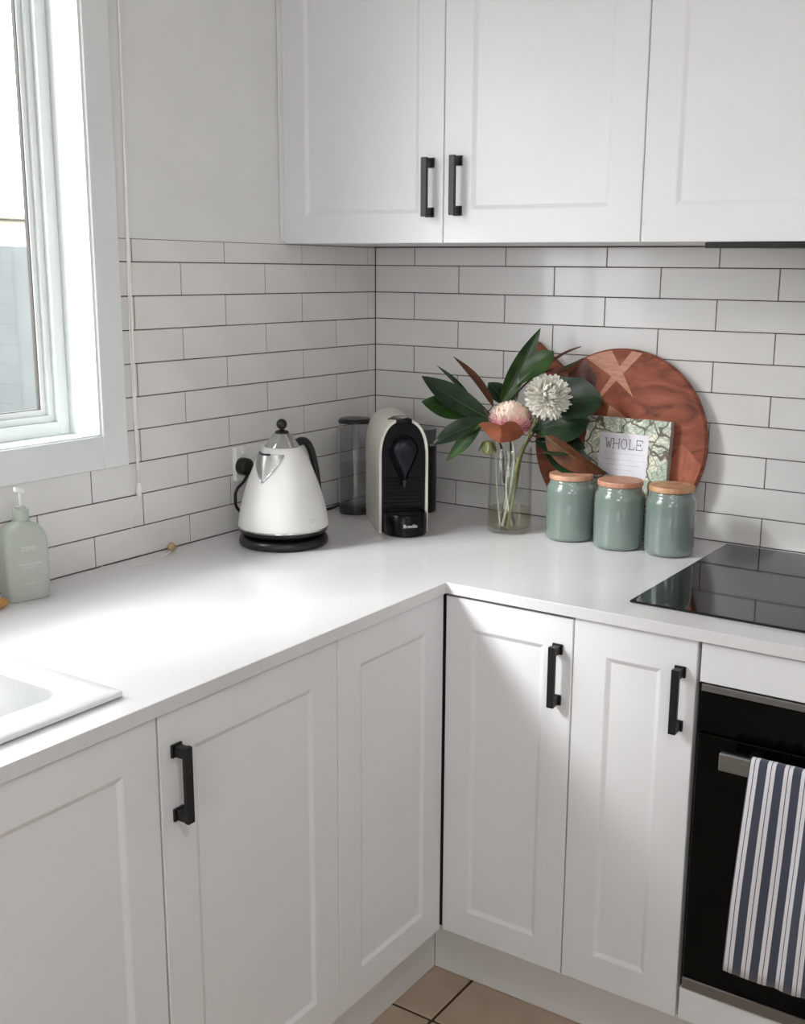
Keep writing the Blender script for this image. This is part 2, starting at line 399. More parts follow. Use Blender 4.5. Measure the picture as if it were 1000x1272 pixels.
# worktop: one L-shaped slab with a cut-out for the sink
def slab(xs, ys, keep, z0, z1, bev):
    bm = B(); V = {}
    def v(i, j, k):
        if (i, j, k) not in V: V[i, j, k] = bm.verts.new((xs[i], ys[j], (z0, z1)[k]))
        return V[i, j, k]
    K = {(i, j) for i in range(len(xs)-1) for j in range(len(ys)-1) if keep((xs[i]+xs[i+1])/2, (ys[j]+ys[j+1])/2)}
    edges = []
    for i, j in K:
        bm.faces.new((v(i, j, 1), v(i+1, j, 1), v(i+1, j+1, 1), v(i, j+1, 1))); bm.faces.new((v(i, j, 0), v(i, j+1, 0), v(i+1, j+1, 0), v(i+1, j, 0)))
        for (di, dj), (a, b) in (((-1, 0), ((i, j), (i, j+1))), ((1, 0), ((i+1, j+1), (i+1, j))), ((0, -1), ((i+1, j), (i, j))), ((0, 1), ((i, j+1), (i+1, j+1)))):
            if (i+di, j+dj) not in K:
                bm.faces.new((v(*a, 1), v(*b, 1), v(*b, 0), v(*a, 0))); edges.append((v(*a, 1), v(*b, 1)))
    es = [bm.edges.get(e) for e in edges]
    bmesh.ops.dissolve_limit(bm, angle_limit=.01, verts=bm.verts[:], edges=[e for e in bm.edges if e not in es], delimit=set())
    es = [e for e in bm.edges if len(e.link_faces) == 2 and all(abs(q.co.z-z1) < 1e-6 for q in e.verts) and e.calc_face_angle(0) > .5]
    bmesh.ops.bevel(bm, geom=es, offset=bev, segments=2, profile=.5, affect='EDGES')
    return bm
SX0, SX1, SY0, SY1 = .10, .52, -2.1, -1.375    # hole for the bowl
D1, D2 = .6049, -.6132
bm = slab([.0005, SX0, SX1, D1, 2.05], [-2.2, SY0, SY1, D2, -.0005], lambda x, y: (x < D1 or y > D2) and not (SX0 < x < SX1 and SY0 < y < SY1), CT-.0204, CT, .0012)
tag(obj('worktop', bm, M['counter']), 'white stone L-shaped worktop along both tiled walls', 'worktop')

# sink
sk = thing('kitchen_sink', 'white inset sink let into the worktop below the window', 'sink', (.33, -1.75, CT))
def rounded_rect(x0, x1, y0, y1, r, n=6):
    out = []
    for cx, cy, a in ((x1-r, y1-r, 0), (x0+r, y1-r, PI/2), (x0+r, y0+r, PI), (x1-r, y0+r, 3*PI/2)):
        out += [(cx+r*math.cos(a+PI/2*k/n), cy+r*math.sin(a+PI/2*k/n)) for k in range(n+1)]
    return out
def loft(bm, loops, cap0=False, cap1=False):
    rg = [[bm.verts.new(p) for p in L] for L in loops]; n = len(rg[0])
    for a, b in zip(rg, rg[1:]):
        for k in range(n): bm.faces.new((a[k], a[(k+1) % n], b[(k+1) % n], b[k]))
    if cap0: bm.faces.new(rg[0][::-1])
    if cap1: bm.faces.new(rg[-1])
    return bm
R3 = lambda x0, x1, y0, y1, r, z: [(x, y, z) for x, y in rounded_rect(x0, x1, y0, y1, r)]
bm = B()
loft(bm, [R3(.056, .5515, -2.158, -1.3455, .006, CT+.0012), R3(.053, .5545, -2.161, -1.3425, .006, CT+.0025), R3(.0535, .554, -2.1605, -1.343, .006, CT+.0085),
          R3(.056, .5515, -2.158, -1.3455, .006, CT+.010), R3(.117, .498, -2.07, -1.388, .035, CT+.0095), R3(.121, .494, -2.066, -1.392, .035, CT+.006)])
obj('rim', bm, M['sink'], sk, True, auto=40)
bm = B()
loft(bm, [R3(.121, .494, -2.066, -1.392, .035, CT+.006), R3(.128, .487, -2.06, -1.40, .045, CT-.15), R3(.145, .47, -2.04, -1.418, .05, CT-.178), R3(.16, .455, -2.02, -1.43, .05, CT-.182)], cap1=True)
o = obj('bowl', bm, M['sink'], sk, True, auto=50)
bm = B(); lathe(bm, [(0, .001), (.02, .001), (.022, .004), (.04, .004), (.043, 0)], (.31, -1.72, CT-.182)); obj('drain', bm, M['chrome'], o, True)

# ------------------------------------------------------------------ wall cabinets and extractor
ZU0, ZU1 = CT+.6175, CT+1.38
c = thing('wall_cabinet', 'white two-door wall cabinet with a pair of black bar handles', 'cabinet', (.42, -.16, ZU0))
bm = B(); box(bm, .002, .8405, FU+.0185, -.002, ZU0+.001, ZU1, .0005); obj('body', bm, M['cab'], c)
bm = B(); box(bm, .0, .0035, FU-.012, FU+.018, ZU0+.004, ZU1); obj('scribe_strip', bm, M['cab'], c)
door(c, .4125, ZU1-ZU0, .060, (.0035, FU, ZU0), False, (.3825, .0505, .1655))
door(c, .4225, ZU1-ZU0, .064, (.4180, FU, ZU0), False, (.0335, .0525, .1670))
c = thing('wall_cabinet', 'white wide-door wall cabinet above the black hob', 'cabinet', (1.14, -.16, ZU0))
bm = B(); box(bm, .8415, 1.4425, FU+.0185, -.002, ZU0+.001, ZU1, .0005); obj('body', bm, M['cab'], c)
door(c, .599, ZU1-ZU0, .063, (.8425, FU, ZU0))
h = thing('range_hood', 'slim extractor hood with dark front strip under the wall cabinet', 'range hood', (1.2, -.17, ZU0-.012))
bm = B(); box(bm, .962, 1.44, FU+.004, FU+.03, ZU0-.0105, ZU0-.0005, .001); obj('front_strip', bm, M['black'], h)
bm = B(); box(bm, .985, 1.43, FU+.03, -.03, ZU0-.006, ZU0-.0005, .001); f = obj('filter_housing', bm, M['steel'], h)
for k in range(9):
    bm = B(); box(bm, 1.0+.045*k, 1.035+.045*k, -.27, -.1, ZU0-.0075, ZU0-.0058); obj('filter_slat', bm, M['steel'], f)

# ------------------------------------------------------------------ hob and oven
bm = B(); box(bm, .936, 1.52, -.538, -.028, CT+.0003, CT+.0048, .0012)
hob = thing('hob', 'black glass cooktop set on the white worktop', 'cooktop', (1.23, -.28, CT)); obj('glass_top', bm, M['hob'], hob)
ov = thing('built_in_oven', 'black glass built-in oven with steel trims and bar handle', 'oven', (1.39, -.3, CT-.65))
XO0, XO1 = 1.0975, 1.687
bm = B(); box(bm, 1.108, 1.674, -.585, -.04, CT-.64, CT-.105); obj('body', bm, M['plastic_b'], ov)
bm = B(); box(bm, XO0, XO1, FY-.002, FY+.02, CT-.1062, CT-.0935, .0012); obj('top_trim', bm, M['steel'], ov)
bm = B(); box(bm, XO0, XO1, FY-.001, FY+.02, CT-.1755, CT-.1068, .001); obj('control_panel', bm, M['oven_glass'], ov)
bm = B(); box(bm, XO0, XO1, FY-.004, FY+.02, CT-.6325, CT-.1785, .0015); od = obj('oven_door', bm, M['oven_glass'], ov)
bm = B(); box(bm, XO0, XO1, FY-.004, FY+.02, CT-.6545, CT-.6330, .001); obj('bottom_trim', bm, M['steel'], ov)
HZ = CT-.1985
bm = B(); box(bm, 1.150, 1.634, FY-.053, FY-.041, HZ-.0155, HZ+.0155, .003, 2)
obj('handle', bm, M['steel'], od)
for x in (1.20, 1.585):
    bm = B(); box(bm, x-.009, x+.009, FY-.042, FY-.0035, HZ-.006, HZ+.012, .003); obj('handle_bracket', bm, M['plastic_b'], od)
for x in (1.33, 1.45, 1.57):
    bm = B(); lathe(bm, [(.02, 0), (.02, .016), (.017, .02), (0, .02)], (0, 0, 0), 32); bm.transform(Matrix.Translation((x, FY-.001, CT-.141)) @ Matrix.Rotation(PI/2, 4, 'X'))
    obj('control_knob', bm, M['steel'], ov, True, auto=40)

# tea towel over the oven handle
def towel_mat():
    m = mat('striped_towel', (60, 66, 82), .95, sheen=.3, bump=.5, bscale=900)
    n, l = m.node_tree.nodes, m.node_tree.links; b = n['Principled BSDF']
    uv = n.new('ShaderNodeUVMap'); uv.uv_map = 'cloth'; sp = n.new('ShaderNodeSeparateXYZ'); l.new(uv.outputs['UV'], sp.inputs[0])
    md = n.new('ShaderNodeMath'); md.operation = 'WRAP'; l.new(sp.outputs['X'], md.inputs[0]); md.inputs[1].default_value = 1; md.inputs[2].default_value = 0
    rp = n.new('ShaderNodeValToRGB'); rp.color_ramp.interpolation = 'CONSTANT'
    navy, white = (*lin((66, 70, 88)), 1), (*lin((236, 234, 240)), 1)
    e = rp.color_ramp.elements; e[0].position = 0; e[0].color = navy; e[1].position = .06; e[1].color = white
    for p_, c_ in ((.285, navy), (.335, white), (.56, navy)): q = e.new(p_); q.color = c_
    nz = n.new('ShaderNodeTexNoise'); nz.inputs['Scale'].default_value = 700
    tc = n.new('ShaderNodeTexCoord'); l.new(tc.outputs['Object'], nz.inputs['Vector'])
    mx = n.new('ShaderNodeMix'); mx.data_type = 'RGBA'; mx.blend_type = 'MULTIPLY'; mx.inputs['Factor'].default_value = .3
    l.new(rp.outputs['Color'], mx.inputs['A']); l.new(nz.outputs['Fac'], mx.inputs['B'])
    l.new(md.outputs[0], rp.inputs['Fac']); l.new(mx.outputs['Result'], b.inputs['Base Color'])
    return m
def towel():
    bm = B(); uvl = bm.loops.layers.uv.new('cloth')
    TW, NU = .33, 90
    yb, yf, top = FY-.038, FY-.0565, HZ+.0185
    path = []
    for z in [CT-.45+.02*k for k in range(13)]: path.append((yb+.004, z))
    path += [(yb, HZ+.008), (yb-.003, HZ+.0165), ((yb+yf)/2, top), (yf+.003, HZ+.0165), (yf, HZ+.008)]
    nf = 24
    for k in range(nf): path.append((yf-.002-.004*k/nf, HZ-.005-(HZ-.005-(CT-.5445))*(k+1)/nf))
    L = 0; grid = []; prev = None
    for i, (y, z) in enumerate(path):
        if prev: L += math.hypot(y-prev[0], z-prev[1])
        prev = (y, z); row = []
        front = i >= 18; d = max(0, (HZ-z))/.36 if front else 0
        for u in range(NU+1):
            s = u/NU; x = 1.2015 + TW*s - .015*d*(1-s) + .004*d*s
            yy = y - (abs(math.sin(s*PI*3.2+.7))*.012 + .004*math.sin(s*19+3*d))*min(1, d*1.6) if front else y
            zz = z - (.006*math.sin(s*6+.4) if front and d > .95 else 0)
            row.append((bm.verts.new((x, yy, zz)), (s*TW/.0262+.0, L)))
        grid.append(row)
    for a, b in zip(grid, grid[1:]):
        for u in range(NU):
            q = (a[u], a[u+1], b[u+1], b[u]); f = bm.faces.new([t[0] for t in q])
            for lp, t in zip(f.loops, q): lp[uvl].uv = t[1]
    return bm
o = obj('tea_towel', towel(), towel_mat(), None, True)
sm = o.modifiers.new('thickness', 'SOLIDIFY'); sm.thickness = .0028; sm.offset = 0
tag(o, 'navy and white striped cotton tea towel hung over the oven handle', 'towel')

# ------------------------------------------------------------------ kettle
KC = Vector((.158, -.5477, CT))
M['kettle_white'] = mat('kettle_enamel', (226, 225, 223), .38, c2=(223, 222, 220), scale=8)
kt = thing('electric_kettle', 'white cone-shaped electric kettle with chrome lid and black base', 'kettle', KC)
view = Vector((CAM.x-KC.x, CAM.y-KC.y, 0)).normalized()
rgt = Vector((-view.y, view.x, 0))                       # to the right as seen from the camera
M['spout_steel'] = mat('satin_steel', (186, 186, 184), .38, 1., c2=(170, 170, 168), scale=40)
K = lambda prof, c=KC, seg=64: lathe(B(), prof, c, seg)
obj('power_base', K([(0, .001), (.088, .001), (.0925, .004), (.0933, .010), (.091, .017), (.084, .0205), (0, .0205)]), M['plastic_b'], kt, True, auto=50)
obj('heater_skirt', K([(0, .0205), (.078, .0205), (.082, .023), (.0915, .030), (.0935, .036), (.0935, .0385), (0, .0385)]), M['plastic_b'], kt, True, auto=50)
obj('steel_band', K([(.090, .0375), (.0946, .0375), (.0946, .0405), (.090, .0405)]), M['chrome'], kt, True, auto=30)
bodyp = [(.0942, .0400), (.0940, .046), (.0905, .068), (.0855, .090), (.0800, .110), (.0735, .130), (.0660, .150), (.0580, .170), (.0490, .188), (.0420, .199), (.0375, .204), (.0345, .2055), (0, .2055)]
def bez(prof, n=4):
    P = smooth_path([Vector((r, z, 0)) for r, z in prof], n); return [(max(p.x, 0), p.y) for p in P]
kb = obj('body', K([(0, .0400)]+bez(bodyp[:-1])+[bodyp[-1]]), M['kettle_white'], kt, True, auto=60)
lid = obj('lid', K([(.0350, .2050), (.0360, .2065), (.0350, .2085), (.0180, .2315), (.0130, .2340), (0, .2340)]), M['chrome'], kt, True, auto=35)
obj('knob', K([(0, .2335), (.0145, .2335), (.0150, .2350), (.0120, .2375), (.0050, .2395), (.0048, .2410)]+[(.0112*math.sin(PI*(.16+.84*k/12)), .2510-.0112*math.cos(PI*(.16+.84*k/12))) for k in range(13)], seg=32), M['plastic_b'], lid, True, auto=70)
# spout: a triangular beak turned 45 degrees to the left of the camera, with its steel rim
def body_r(z):
    for (r0_, z0_), (r1_, z1_) in zip(bodyp, bodyp[1:]):
        if z0_ <= z <= z1_: return r0_ + (r1_-r0_)*(z-z0_)/max(1e-6, z1_-z0_)
    return .04
sa, sb_, sc2 = math.radians(-84), math.radians(4), math.radians(-36)       # azimuths from the camera side: top corners and apex
def spout_pt(s_, t_, extra=0.):
    z = .1945*(1-s_) + .139*s_
    az = ((sa+sb_)/2*(1-s_) + sc2*s_) + t_*(sb_-sa)/2*(1-s_)
    r = body_r(z) + .0012 + extra + .013*(1-abs(t_))*(1-s_)**1.2
    return KC + (view*math.cos(az) + rgt*math.sin(az))*r + Vector((0, 0, z))
bm = B(); NS, NT = 10, 12; gr = []
for i in range(NS+1):
    gr.append([bm.verts.new(spout_pt(i/NS*.995, -1+2*k/NT)) for k in range(NT+1)])
for a, b in zip(gr, gr[1:]):
    for k in range(NT): bm.faces.new((a[k], a[k+1], b[k+1], b[k]))
cap = [bm.verts.new(KC + (gr[0][k].co-KC)*.75 + Vector((0, 0, .1945*.25))) for k in range(NT+1)]
for k in range(NT): bm.faces.new((gr[0][k], cap[k], cap[k+1], gr[0][k+1]))
obj('spout', bm, M['spout_steel'], kb, True, auto=40)
bm = B(); tube(bm, [spout_pt(.02+.96*k/10, -1, .0004) for k in range(11)] + [spout_pt(.98-.96*k/10, 1, .0004) for k in range(11)], .0013, 8); obj('spout_rim', bm, M['chrome'], kb, True)
bm = B(); tube(bm, [spout_pt(-.01, -.92+1.84*k/12, -.001) for k in range(9)], .0022, 8); obj('spout_lip', bm, M['plastic_b'], kb, True)
# handle on the far side
sd = (view*math.cos(.80) - rgt*math.sin(.80)).normalized(); hd = -sd
hp = [(.036, .203), (.052, .2095), (.070, .206), (.085, .186), (.096, .152), (.103, .115), (.107, .080), (.105, .056), (.094, .048)]
bm = B(); P = smooth_path([KC + hd*r + Vector((0, 0, z)) for r, z in hp], 6)
tube(bm, P, [.0095 - .0035*i/len(P) for i in range(len(P))], 12); obj('handle', bm, M['plastic_b'], kt, True, auto=60)
# mark on the lower body
bm = B()
for k in range(14):
    a = math.radians(34 + k*.9)
    z = .062 + .004*math.sin(k*.9)
    p = KC + (view*math.cos(a) + rgt*math.sin(a))*(body_r(z)+.0006) + Vector((0, 0, z)); bmesh.ops.create_icosphere(bm, subdivisions=1, radius=.0008, matrix=Matrix.Translation(p))
o = obj('script_mark', bm, mat('grey_print', (190, 188, 184), .4), kb); o['kind'] = 'stuff'

# ------------------------------------------------------------------ power outlet, plug and cord
ol = thing('power_outlet', 'white double wall socket on the tiles behind the kettle', 'socket', (.001, -.472, CT+.149))
bm = B(); box(bm, .0004, .0125, -.5295, -.4145, CT+.1115, CT+.1865, .002, 2); obj('plate', bm, M['plastic_w'], ol)
for y in (-.505, -.445):
    bm = B(); box(bm, .012, .0155, y-.006, y+.006, CT+.168, CT+.180, .0015); obj('switch', bm, M['plastic_w'], ol)
pc = hit(0, .03, 307, 580)
pg = thing('power_plug', 'round black plug and cord of the kettle in the wall socket', 'plug', (.0126, pc.y, pc.z))
bm = B(); lathe(bm, [(0, 0), (.0185, 0), (.0195, .006), (.0185, .020), (.014, .024), (0, .024)], (0, 0, 0), 32)
bm.transform(Matrix.Translation((.0128, pc.y, pc.z)) @ Matrix.Rotation(PI/2, 4, 'Y')); obj('plug_body', bm, M['plastic_b'], pg, True, auto=50)
q = [(.034, pc.y, pc.z-.012)] + [tuple(hit(0, .034, *t)) for t in ((303, 598), (295, 607), (292.5, 618), (297, 634))]
q += [(.050, -.49, CT+.012), (.062, -.50, CT+.005), (.068, -.525, CT+.0045)]
bm = B(); tube(bm, smooth_path(q, 6), .0034, 8); obj('cord', bm, M['plastic_b'], pg, True)

# ------------------------------------------------------------------ capsule coffee machine
TH = math.radians(44.7)
CM = thing('coffee_machine', 'black capsule coffee machine with cream arched shell and clear water tank', 'coffee machine', (.312, -.327, CT), TH)
M['shell'] = mat('cream_shell', (222, 219, 210), .32, c2=(216, 213, 204), scale=10)
M['gloss_black'] = mat('dark_fascia', (8, 11, 13), .25, c2=(6, 9, 11), scale=9, spec=.2)
M['fascia_blue'] = mat('smoky_blue_plastic', (14, 19, 27), .3, c2=(11, 15, 22), scale=9, spec=.3)
HW, ZS, HT = .054, .165, .2515
def arch(hw, zs, zt, z0=0., n=22, e=2.35):
    P = [(-hw, z0)]
    for k in range(n+1):
        t = PI - PI*k/n; c_, s_ = math.cos(t), math.sin(t)
        P.append((hw*math.copysign(abs(c_)**(2/e), c_), zs + (zt-zs)*abs(s_)**(2/e)))
    P.append((hw, z0)); return P
def L(name, bm, m, parent=CM, smooth=False, auto=None): return obj(name, bm, m, parent, smooth, False, auto)
# shell: an arched band
o_, i_ = arch(HW, ZS, HT, .001), arch(HW-.0055, ZS, HT-.0055, .001)
bm = B(); rg = []
for P, y in ((i_, .0012), (o_, .0), (o_, .2), (i_, .2)): rg.append([bm.verts.new((x, y, z)) for x, z in P])
for a, b in zip(rg, rg[1:]+rg[:1]):
    for k in range(len(a)-1): bm.faces.new((a[k], a[k+1], b[k+1], b[k]))
L('shell', bm, M['shell'], smooth=True, auto=40)
bm = B(); prism(bm, arch(HW-.006, ZS, HT-.006, .0015), .006, .198); fas = L('fascia', bm, M['gloss_black'])
# teardrop coffee head
def teardrop(s, n=40):
    P = []
    for k in range(n):
        t = 2*PI*k/n
        P.append((s*.0245*math.sin(t)*(1 if math.cos(t) > 0 else (1+math.cos(t)*.94)**.85), .180 + s*(.028*math.cos(t) if math.cos(t) > 0 else .062*math.cos(t))))
    return P
bm = B(); loft(bm, [[(x, y, z) for x, z in teardrop(s)] for s, y in ((1.12, .006), (1.1, -.006), (1.0, -.015), (.86, -.020), (.5, -.0215), (.1, -.022))], cap1=True)
L('coffee_head', bm, M['fascia_blue'], fas, True)
bm = B(); loft(bm, [[(x, y, z) for x, z in teardrop(s)] for s, y in ((1.36, .0062), (1.34, .0035), (1.27, .0025), (1.2, .0062))]); L('head_surround', bm, M['gloss_black'], fas, True, 50)
bm = B(); tube(bm, [(0, -.008, .120), (0, -.0085, .104)], [.006, .0045], 14); L('spout_nozzle', bm, M['plastic_b'], fas, True, 50)
for k in range(9):
    z = .056 + .0078*k
    bm = B(); box(bm, -.042, .042, .0015, .007, z, z+.0036, .0008); L('front_rib', bm, M['gloss_black'], fas)
# drip tray
def tray_outline(rx, ry, n=28): return [(.003+rx*math.cos(PI+PI*k/n), ry*math.sin(PI+PI*k/n)*1.0) for k in range(n+1)]
bm = B()
def tr(rx, ry, z): return [(x, min(y, 0) if True else y, z) for x, y in tray_outline(rx, ry)] + [(.003+rx, .005, z), (.003-rx, .005, z)]
loft(bm, [tr(.046, .050, .001), tr(.0475, .052, .003), tr(.0475, .052, .045), tr(.046, .0505, .0475), tr(.043, .047, .0475), tr(.0425, .0465, .044)], True, True)
dt = L('drip_tray', bm, M['gloss_black'], smooth=True, auto=40)
bm = B(); box(bm, -.036, .042, -.030, .003, .0445, .0462, .0005); L('drip_grid', bm, M['plastic_b'], dt)
for k, (x, y) in enumerate(((-.032, -.012), (.004, -.02), (.008, -.019), (-.008, -.006))):
    bm = B(); bmesh.ops.create_icosphere(bm, subdivisions=2, radius=.0016, matrix=Matrix.Translation((x, y, .0466)) @ Matrix.Diagonal((1.6, 1, .5, 1))); o = L('water_drop', bm, M['chrome'], dt, True)
# maker's name on the tray front
def text_bm(s, size):
    cu = bpy.data.curves.new('lettering', 'FONT'); cu.body = s; cu.size = size; cu.align_x = 'CENTER'; cu.align_y = 'CENTER'; cu.resolution_u = 3; cu.offset = size*.012
    o = bpy.data.objects.new('lettering', cu); COL.objects.link(o)
    dg = bpy.context.evaluated_depsgraph_get(); me = bpy.data.meshes.new_from_object(o.evaluated_get(dg)); bm = B(); bm.from_mesh(me)
    bpy.data.objects.remove(o); bpy.data.curves.remove(cu); bpy.data.meshes.remove(me); return bm
bm = text_bm('Breville', .0105)
for v in bm.verts:
    x, z = v.co.x+.006, v.co.y+.0255
    v.co = Vector((x, -.052*math.sqrt(max(0, 1-((x-.003)/.0475)**2))-.0003, z))
L('maker_lettering', bm, mat('white_print', (215, 218, 215), .4), dt)
# top inset and slider
bm = B()
rows_ = []
ztop = lambda x: ZS + (HT-ZS)*(1-abs(x/HW)**2.35)**(1/2.35)
for y, hw in ((-.0015, .017), (.012, .018), (.05, .027), (.056, .027)):
    rows_.append([bm.verts.new((x, y, ztop(x)+.0008)) for x in (-hw, -hw*.5, 0, hw*.5, hw)])
for a, b in zip(rows_, rows_[1:]):
    for k in range(4): bm.faces.new((a[k], a[k+1], b[k+1], b[k]))
q = bmesh.ops.extrude_face_region(bm, geom=bm.faces[:]); bmesh.ops.translate(bm, verts=[g for g in q['geom'] if isinstance(g, bmesh.types.BMVert)], vec=(0, 0, -.004))
L('slider_track', bm, M['gloss_black'])
bm = B(); lathe(bm, [(.0135, -.002), (.015, .0), (.0148, .003), (.011, .0045), (0, .0035)], (0, .012, HT), 28, sy=.8); L('slider', bm, M['chrome'], smooth=True, auto=50)
bm = B(); box(bm, -.0175, .0175, -.004, .004, HT-.017, HT+.0005, .003, 2); L('front_catch', bm, M['gloss_black'], smooth=True, auto=40)
# water tank beside the back of the machine
TX, TY, TR = -.0738, .2297, .0382
M['tank_plastic'] = thin_glass('smoky_tank_plastic', (.90, .905, .905), .05)
bm = B(); lathe(bm, [(TR, .014), (TR, .2145), (TR-.002, .2145), (TR-.002, .016), (0, .016)], (TX, TY, 0), 40); tk = L('water_tank', bm, M['tank_plastic'], smooth=True, auto=40)
bm = B(); lathe(bm, [(0, .2150), (TR+.0015, .2150), (TR+.0015, .2205), (TR-.004, .2250), (.012, .2265), (0, .2265)], (TX, TY, 0), 40); L('tank_lid', bm, M['plastic_b'], tk, True, 35)
bm = B(); lathe(bm, [(0, .001), (TR, .001), (TR+.001, .004), (TR+.001, .0155), (TR-.006, .0190), (0, .0190)], (TX, TY, 0), 40); box(bm, TX, -.01, TY-.012, TY+.012, .001, .012); L('tank_base', bm, mat('dark_grey_plastic', (42, 42, 42), .35), tk, True, 35)
M['water'] = thin_glass('clear_water', (.90, .91, .90), .0, ior=1.33)
bm = B(); lathe(bm, [(0, .0200), (TR-.003, .0200), (TR-.003, .118), (0, .118)], (TX, TY, 0), 40); L('water', bm, M['water'], tk, True, 40)
bm = B(); tube(bm, [(TX, TY, .02), (TX, TY, .214)], .009, 16); L('fill_column', bm, thin_glass('clear_column', (.90, .91, .91), .05), tk, True, 50)
q = [hit(2, CT+.004, *t) for t in ((446, 630), (428, 625.5), (410, 631.5), (396, 634), (380, 632))]
bm = B(); tube(bm, smooth_path(q, 6), .0033, 8); obj('power_cord', bm, M['plastic_b'], CM, True)

# milk frother
mf = thing('milk_frother', 'slim black milk frother with smoky lid behind the coffee machine', 'milk frother', (.2109, -.1079, CT))
c0 = (.2109, -.1079, CT)
obj('jug', K([(0, .001), (.0365, .001), (.0372, .004), (.0372, .158), (.036, .160), (0, .160)], c0, 40), mat('satin_black', (11, 11, 12), .4), mf, True, auto=40)
obj('collar', K([(0, .160), (.0355, .160), (.0355, .165), (0, .165)], c0, 40), M['chrome'], mf, True, auto=40)
obj('lid', K([(.0345, .165), (.0362, .186), (.0375, .1955), (.0370, .1990), (.030, .2005), (0, .2005), (0, .198), (.033, .197), (.0325, .165)], c0, 40), mat('smoky_grey_lid', (96, 96, 96), .25), mf, True, auto=40)

# ------------------------------------------------------------------ soap bottle
SBD = Vector((.0206, .0738, 0)).normalized(); SBN = Vector((SBD.y, -SBD.x, 0))
s0 = Vector((.0694, -1.160, CT))
SW, SD = .0768, .046
sc_ = s0 + SBD*SW/2 - SBN*SD/2
sb = thing('soap_bottle', 'sage green pump soap bottle standing by the window wall', 'soap bottle', sc_, math.atan2(SBD.y, SBD.x))
M['sage'] = mat('sage_plastic', (174, 180, 171), .4, c2=(170, 176, 167), scale=8)
def sup(w_, d_, z, e=5.0, n=48):
    out = []
    for k in range(n):
        t = 2*PI*k/n; c_, s_ = math.cos(t), math.sin(t)
        out.append((w_/2*math.copysign(abs(c_)**(2/e), c_), d_/2*math.copysign(abs(s_)**(2/e), s_), z))
    return out
prof = [(.97, .97, .0008, 6), (1, 1, .003, 6), (1, 1, .098, 6)]
for k in range(1, 9):
    a = PI/2*k/9; prof.append((.42+.58*math.cos(a), .62+.38*math.cos(a), .098+.036*math.sin(a), 6-3.6*k/8))
prof += [(.40, .62, .1365, 2.2), (.38, .60, .138, 2.0)]
bm = B(); loft(bm, [sup(SW*a, SD*b, z, e) for a, b, z, e in prof], True, True); bt = obj('bottle', bm, M['sage'], sb, True, False, 55)
bm = B(); lathe(bm, [(0, .1365), (.0125, .1365), (.0125, .139), (.0132, .139), (.0132, .157), (.0125, .158), (.0088, .159), (.0085, .163), (0, .163)], seg=32); obj('pump_collar', bm, M['sage'], sb, True, False, 35)
bm = B(); tube(bm, [(.001, 0, .162), (.001, 0, .186)], .0022, 10); obj('pump_stem', bm, M['plastic_w'], sb, True, False)
bm = B(); loft(bm, [[(x, y*wd, z+dz) for y, dz in ((-.004, 0), (.004, 0), (.005, .005), (.0025, .0085), (-.0025, .0085), (-.005, .005))] for x, wd, z in ((.0072, .9, .1845), (.002, 1.1, .1855), (-.004, .9, .1875), (-.010, .55, .1895))], True, True)
bmesh.ops.transform(bm, matrix=Matrix.Rotation(.4, 4, 'Z'), verts=bm.verts); obj('pump_nozzle', bm, M['plastic_w'], sb, True, False, 50)
M['soap_print'] = mat('pale_print', (208, 214, 207), .5)
bm = text_bm('ZERO', .0105)
bm.transform(Matrix.Translation((.001, -SD/2-.0003, .092)) @ Matrix.Rotation(PI/2, 4, 'X')); obj('brand_lettering', bm, M['soap_print'], bt, False, False)
bm = B()
for z, a, b in ((.0655, -.020, .022), (.0590, -.011, .011), (.031, -.012, .010)):
    x = a
    while x < b:
        wd = random.uniform(.0012, .0032); h_ = random.uniform(.0012, .0026)*(.5 if z < .05 else 1)
        box(bm, x, min(x+wd, b), -SD/2-.0003, -SD/2+.0002, z-h_/2, z+h_/2); x += wd+random.uniform(.0006, .0014)
o = obj('small_print', bm, M['soap_print'], bt, False, False); o['kind'] = 'stuff'

# wooden brush lying left of the bottle
M['honey_wood'] = mat('honey_wood', (196, 146, 84), .5, c2=(172, 120, 62), scale=30, stretch=(1, 6, 6), detail=6)
e0 = hit(2, CT+.008, 11.5, 748.5)
br = thing('dish_brush', 'honey-coloured wooden dish brush lying beside the soap bottle', 'brush', (e0.x, e0.y, CT))
dv = Vector((-.02, -1, 0)).normalized()
P = [Vector((e0.x-.004, e0.y, CT+.0095)) + dv*t for t in (0, .002, .006, .014, .03, .06, .10, .15)]
bm = B(); tube(bm, P, [.002, .005, .0075, .009, .009, .0078, .007, .0068], 14); obj('handle', bm, M['honey_wood'], br, True, auto=60)
bm = B(); c_ = P[-1]; lathe(bm, [(0, -.0093), (.024, -.0093), (.028, -.006), (.028, .008), (.022, .013), (0, .014)], (c_.x, c_.y-.02, c_.z), 28); obj('head', bm, M['honey_wood'], br, True, auto=50)

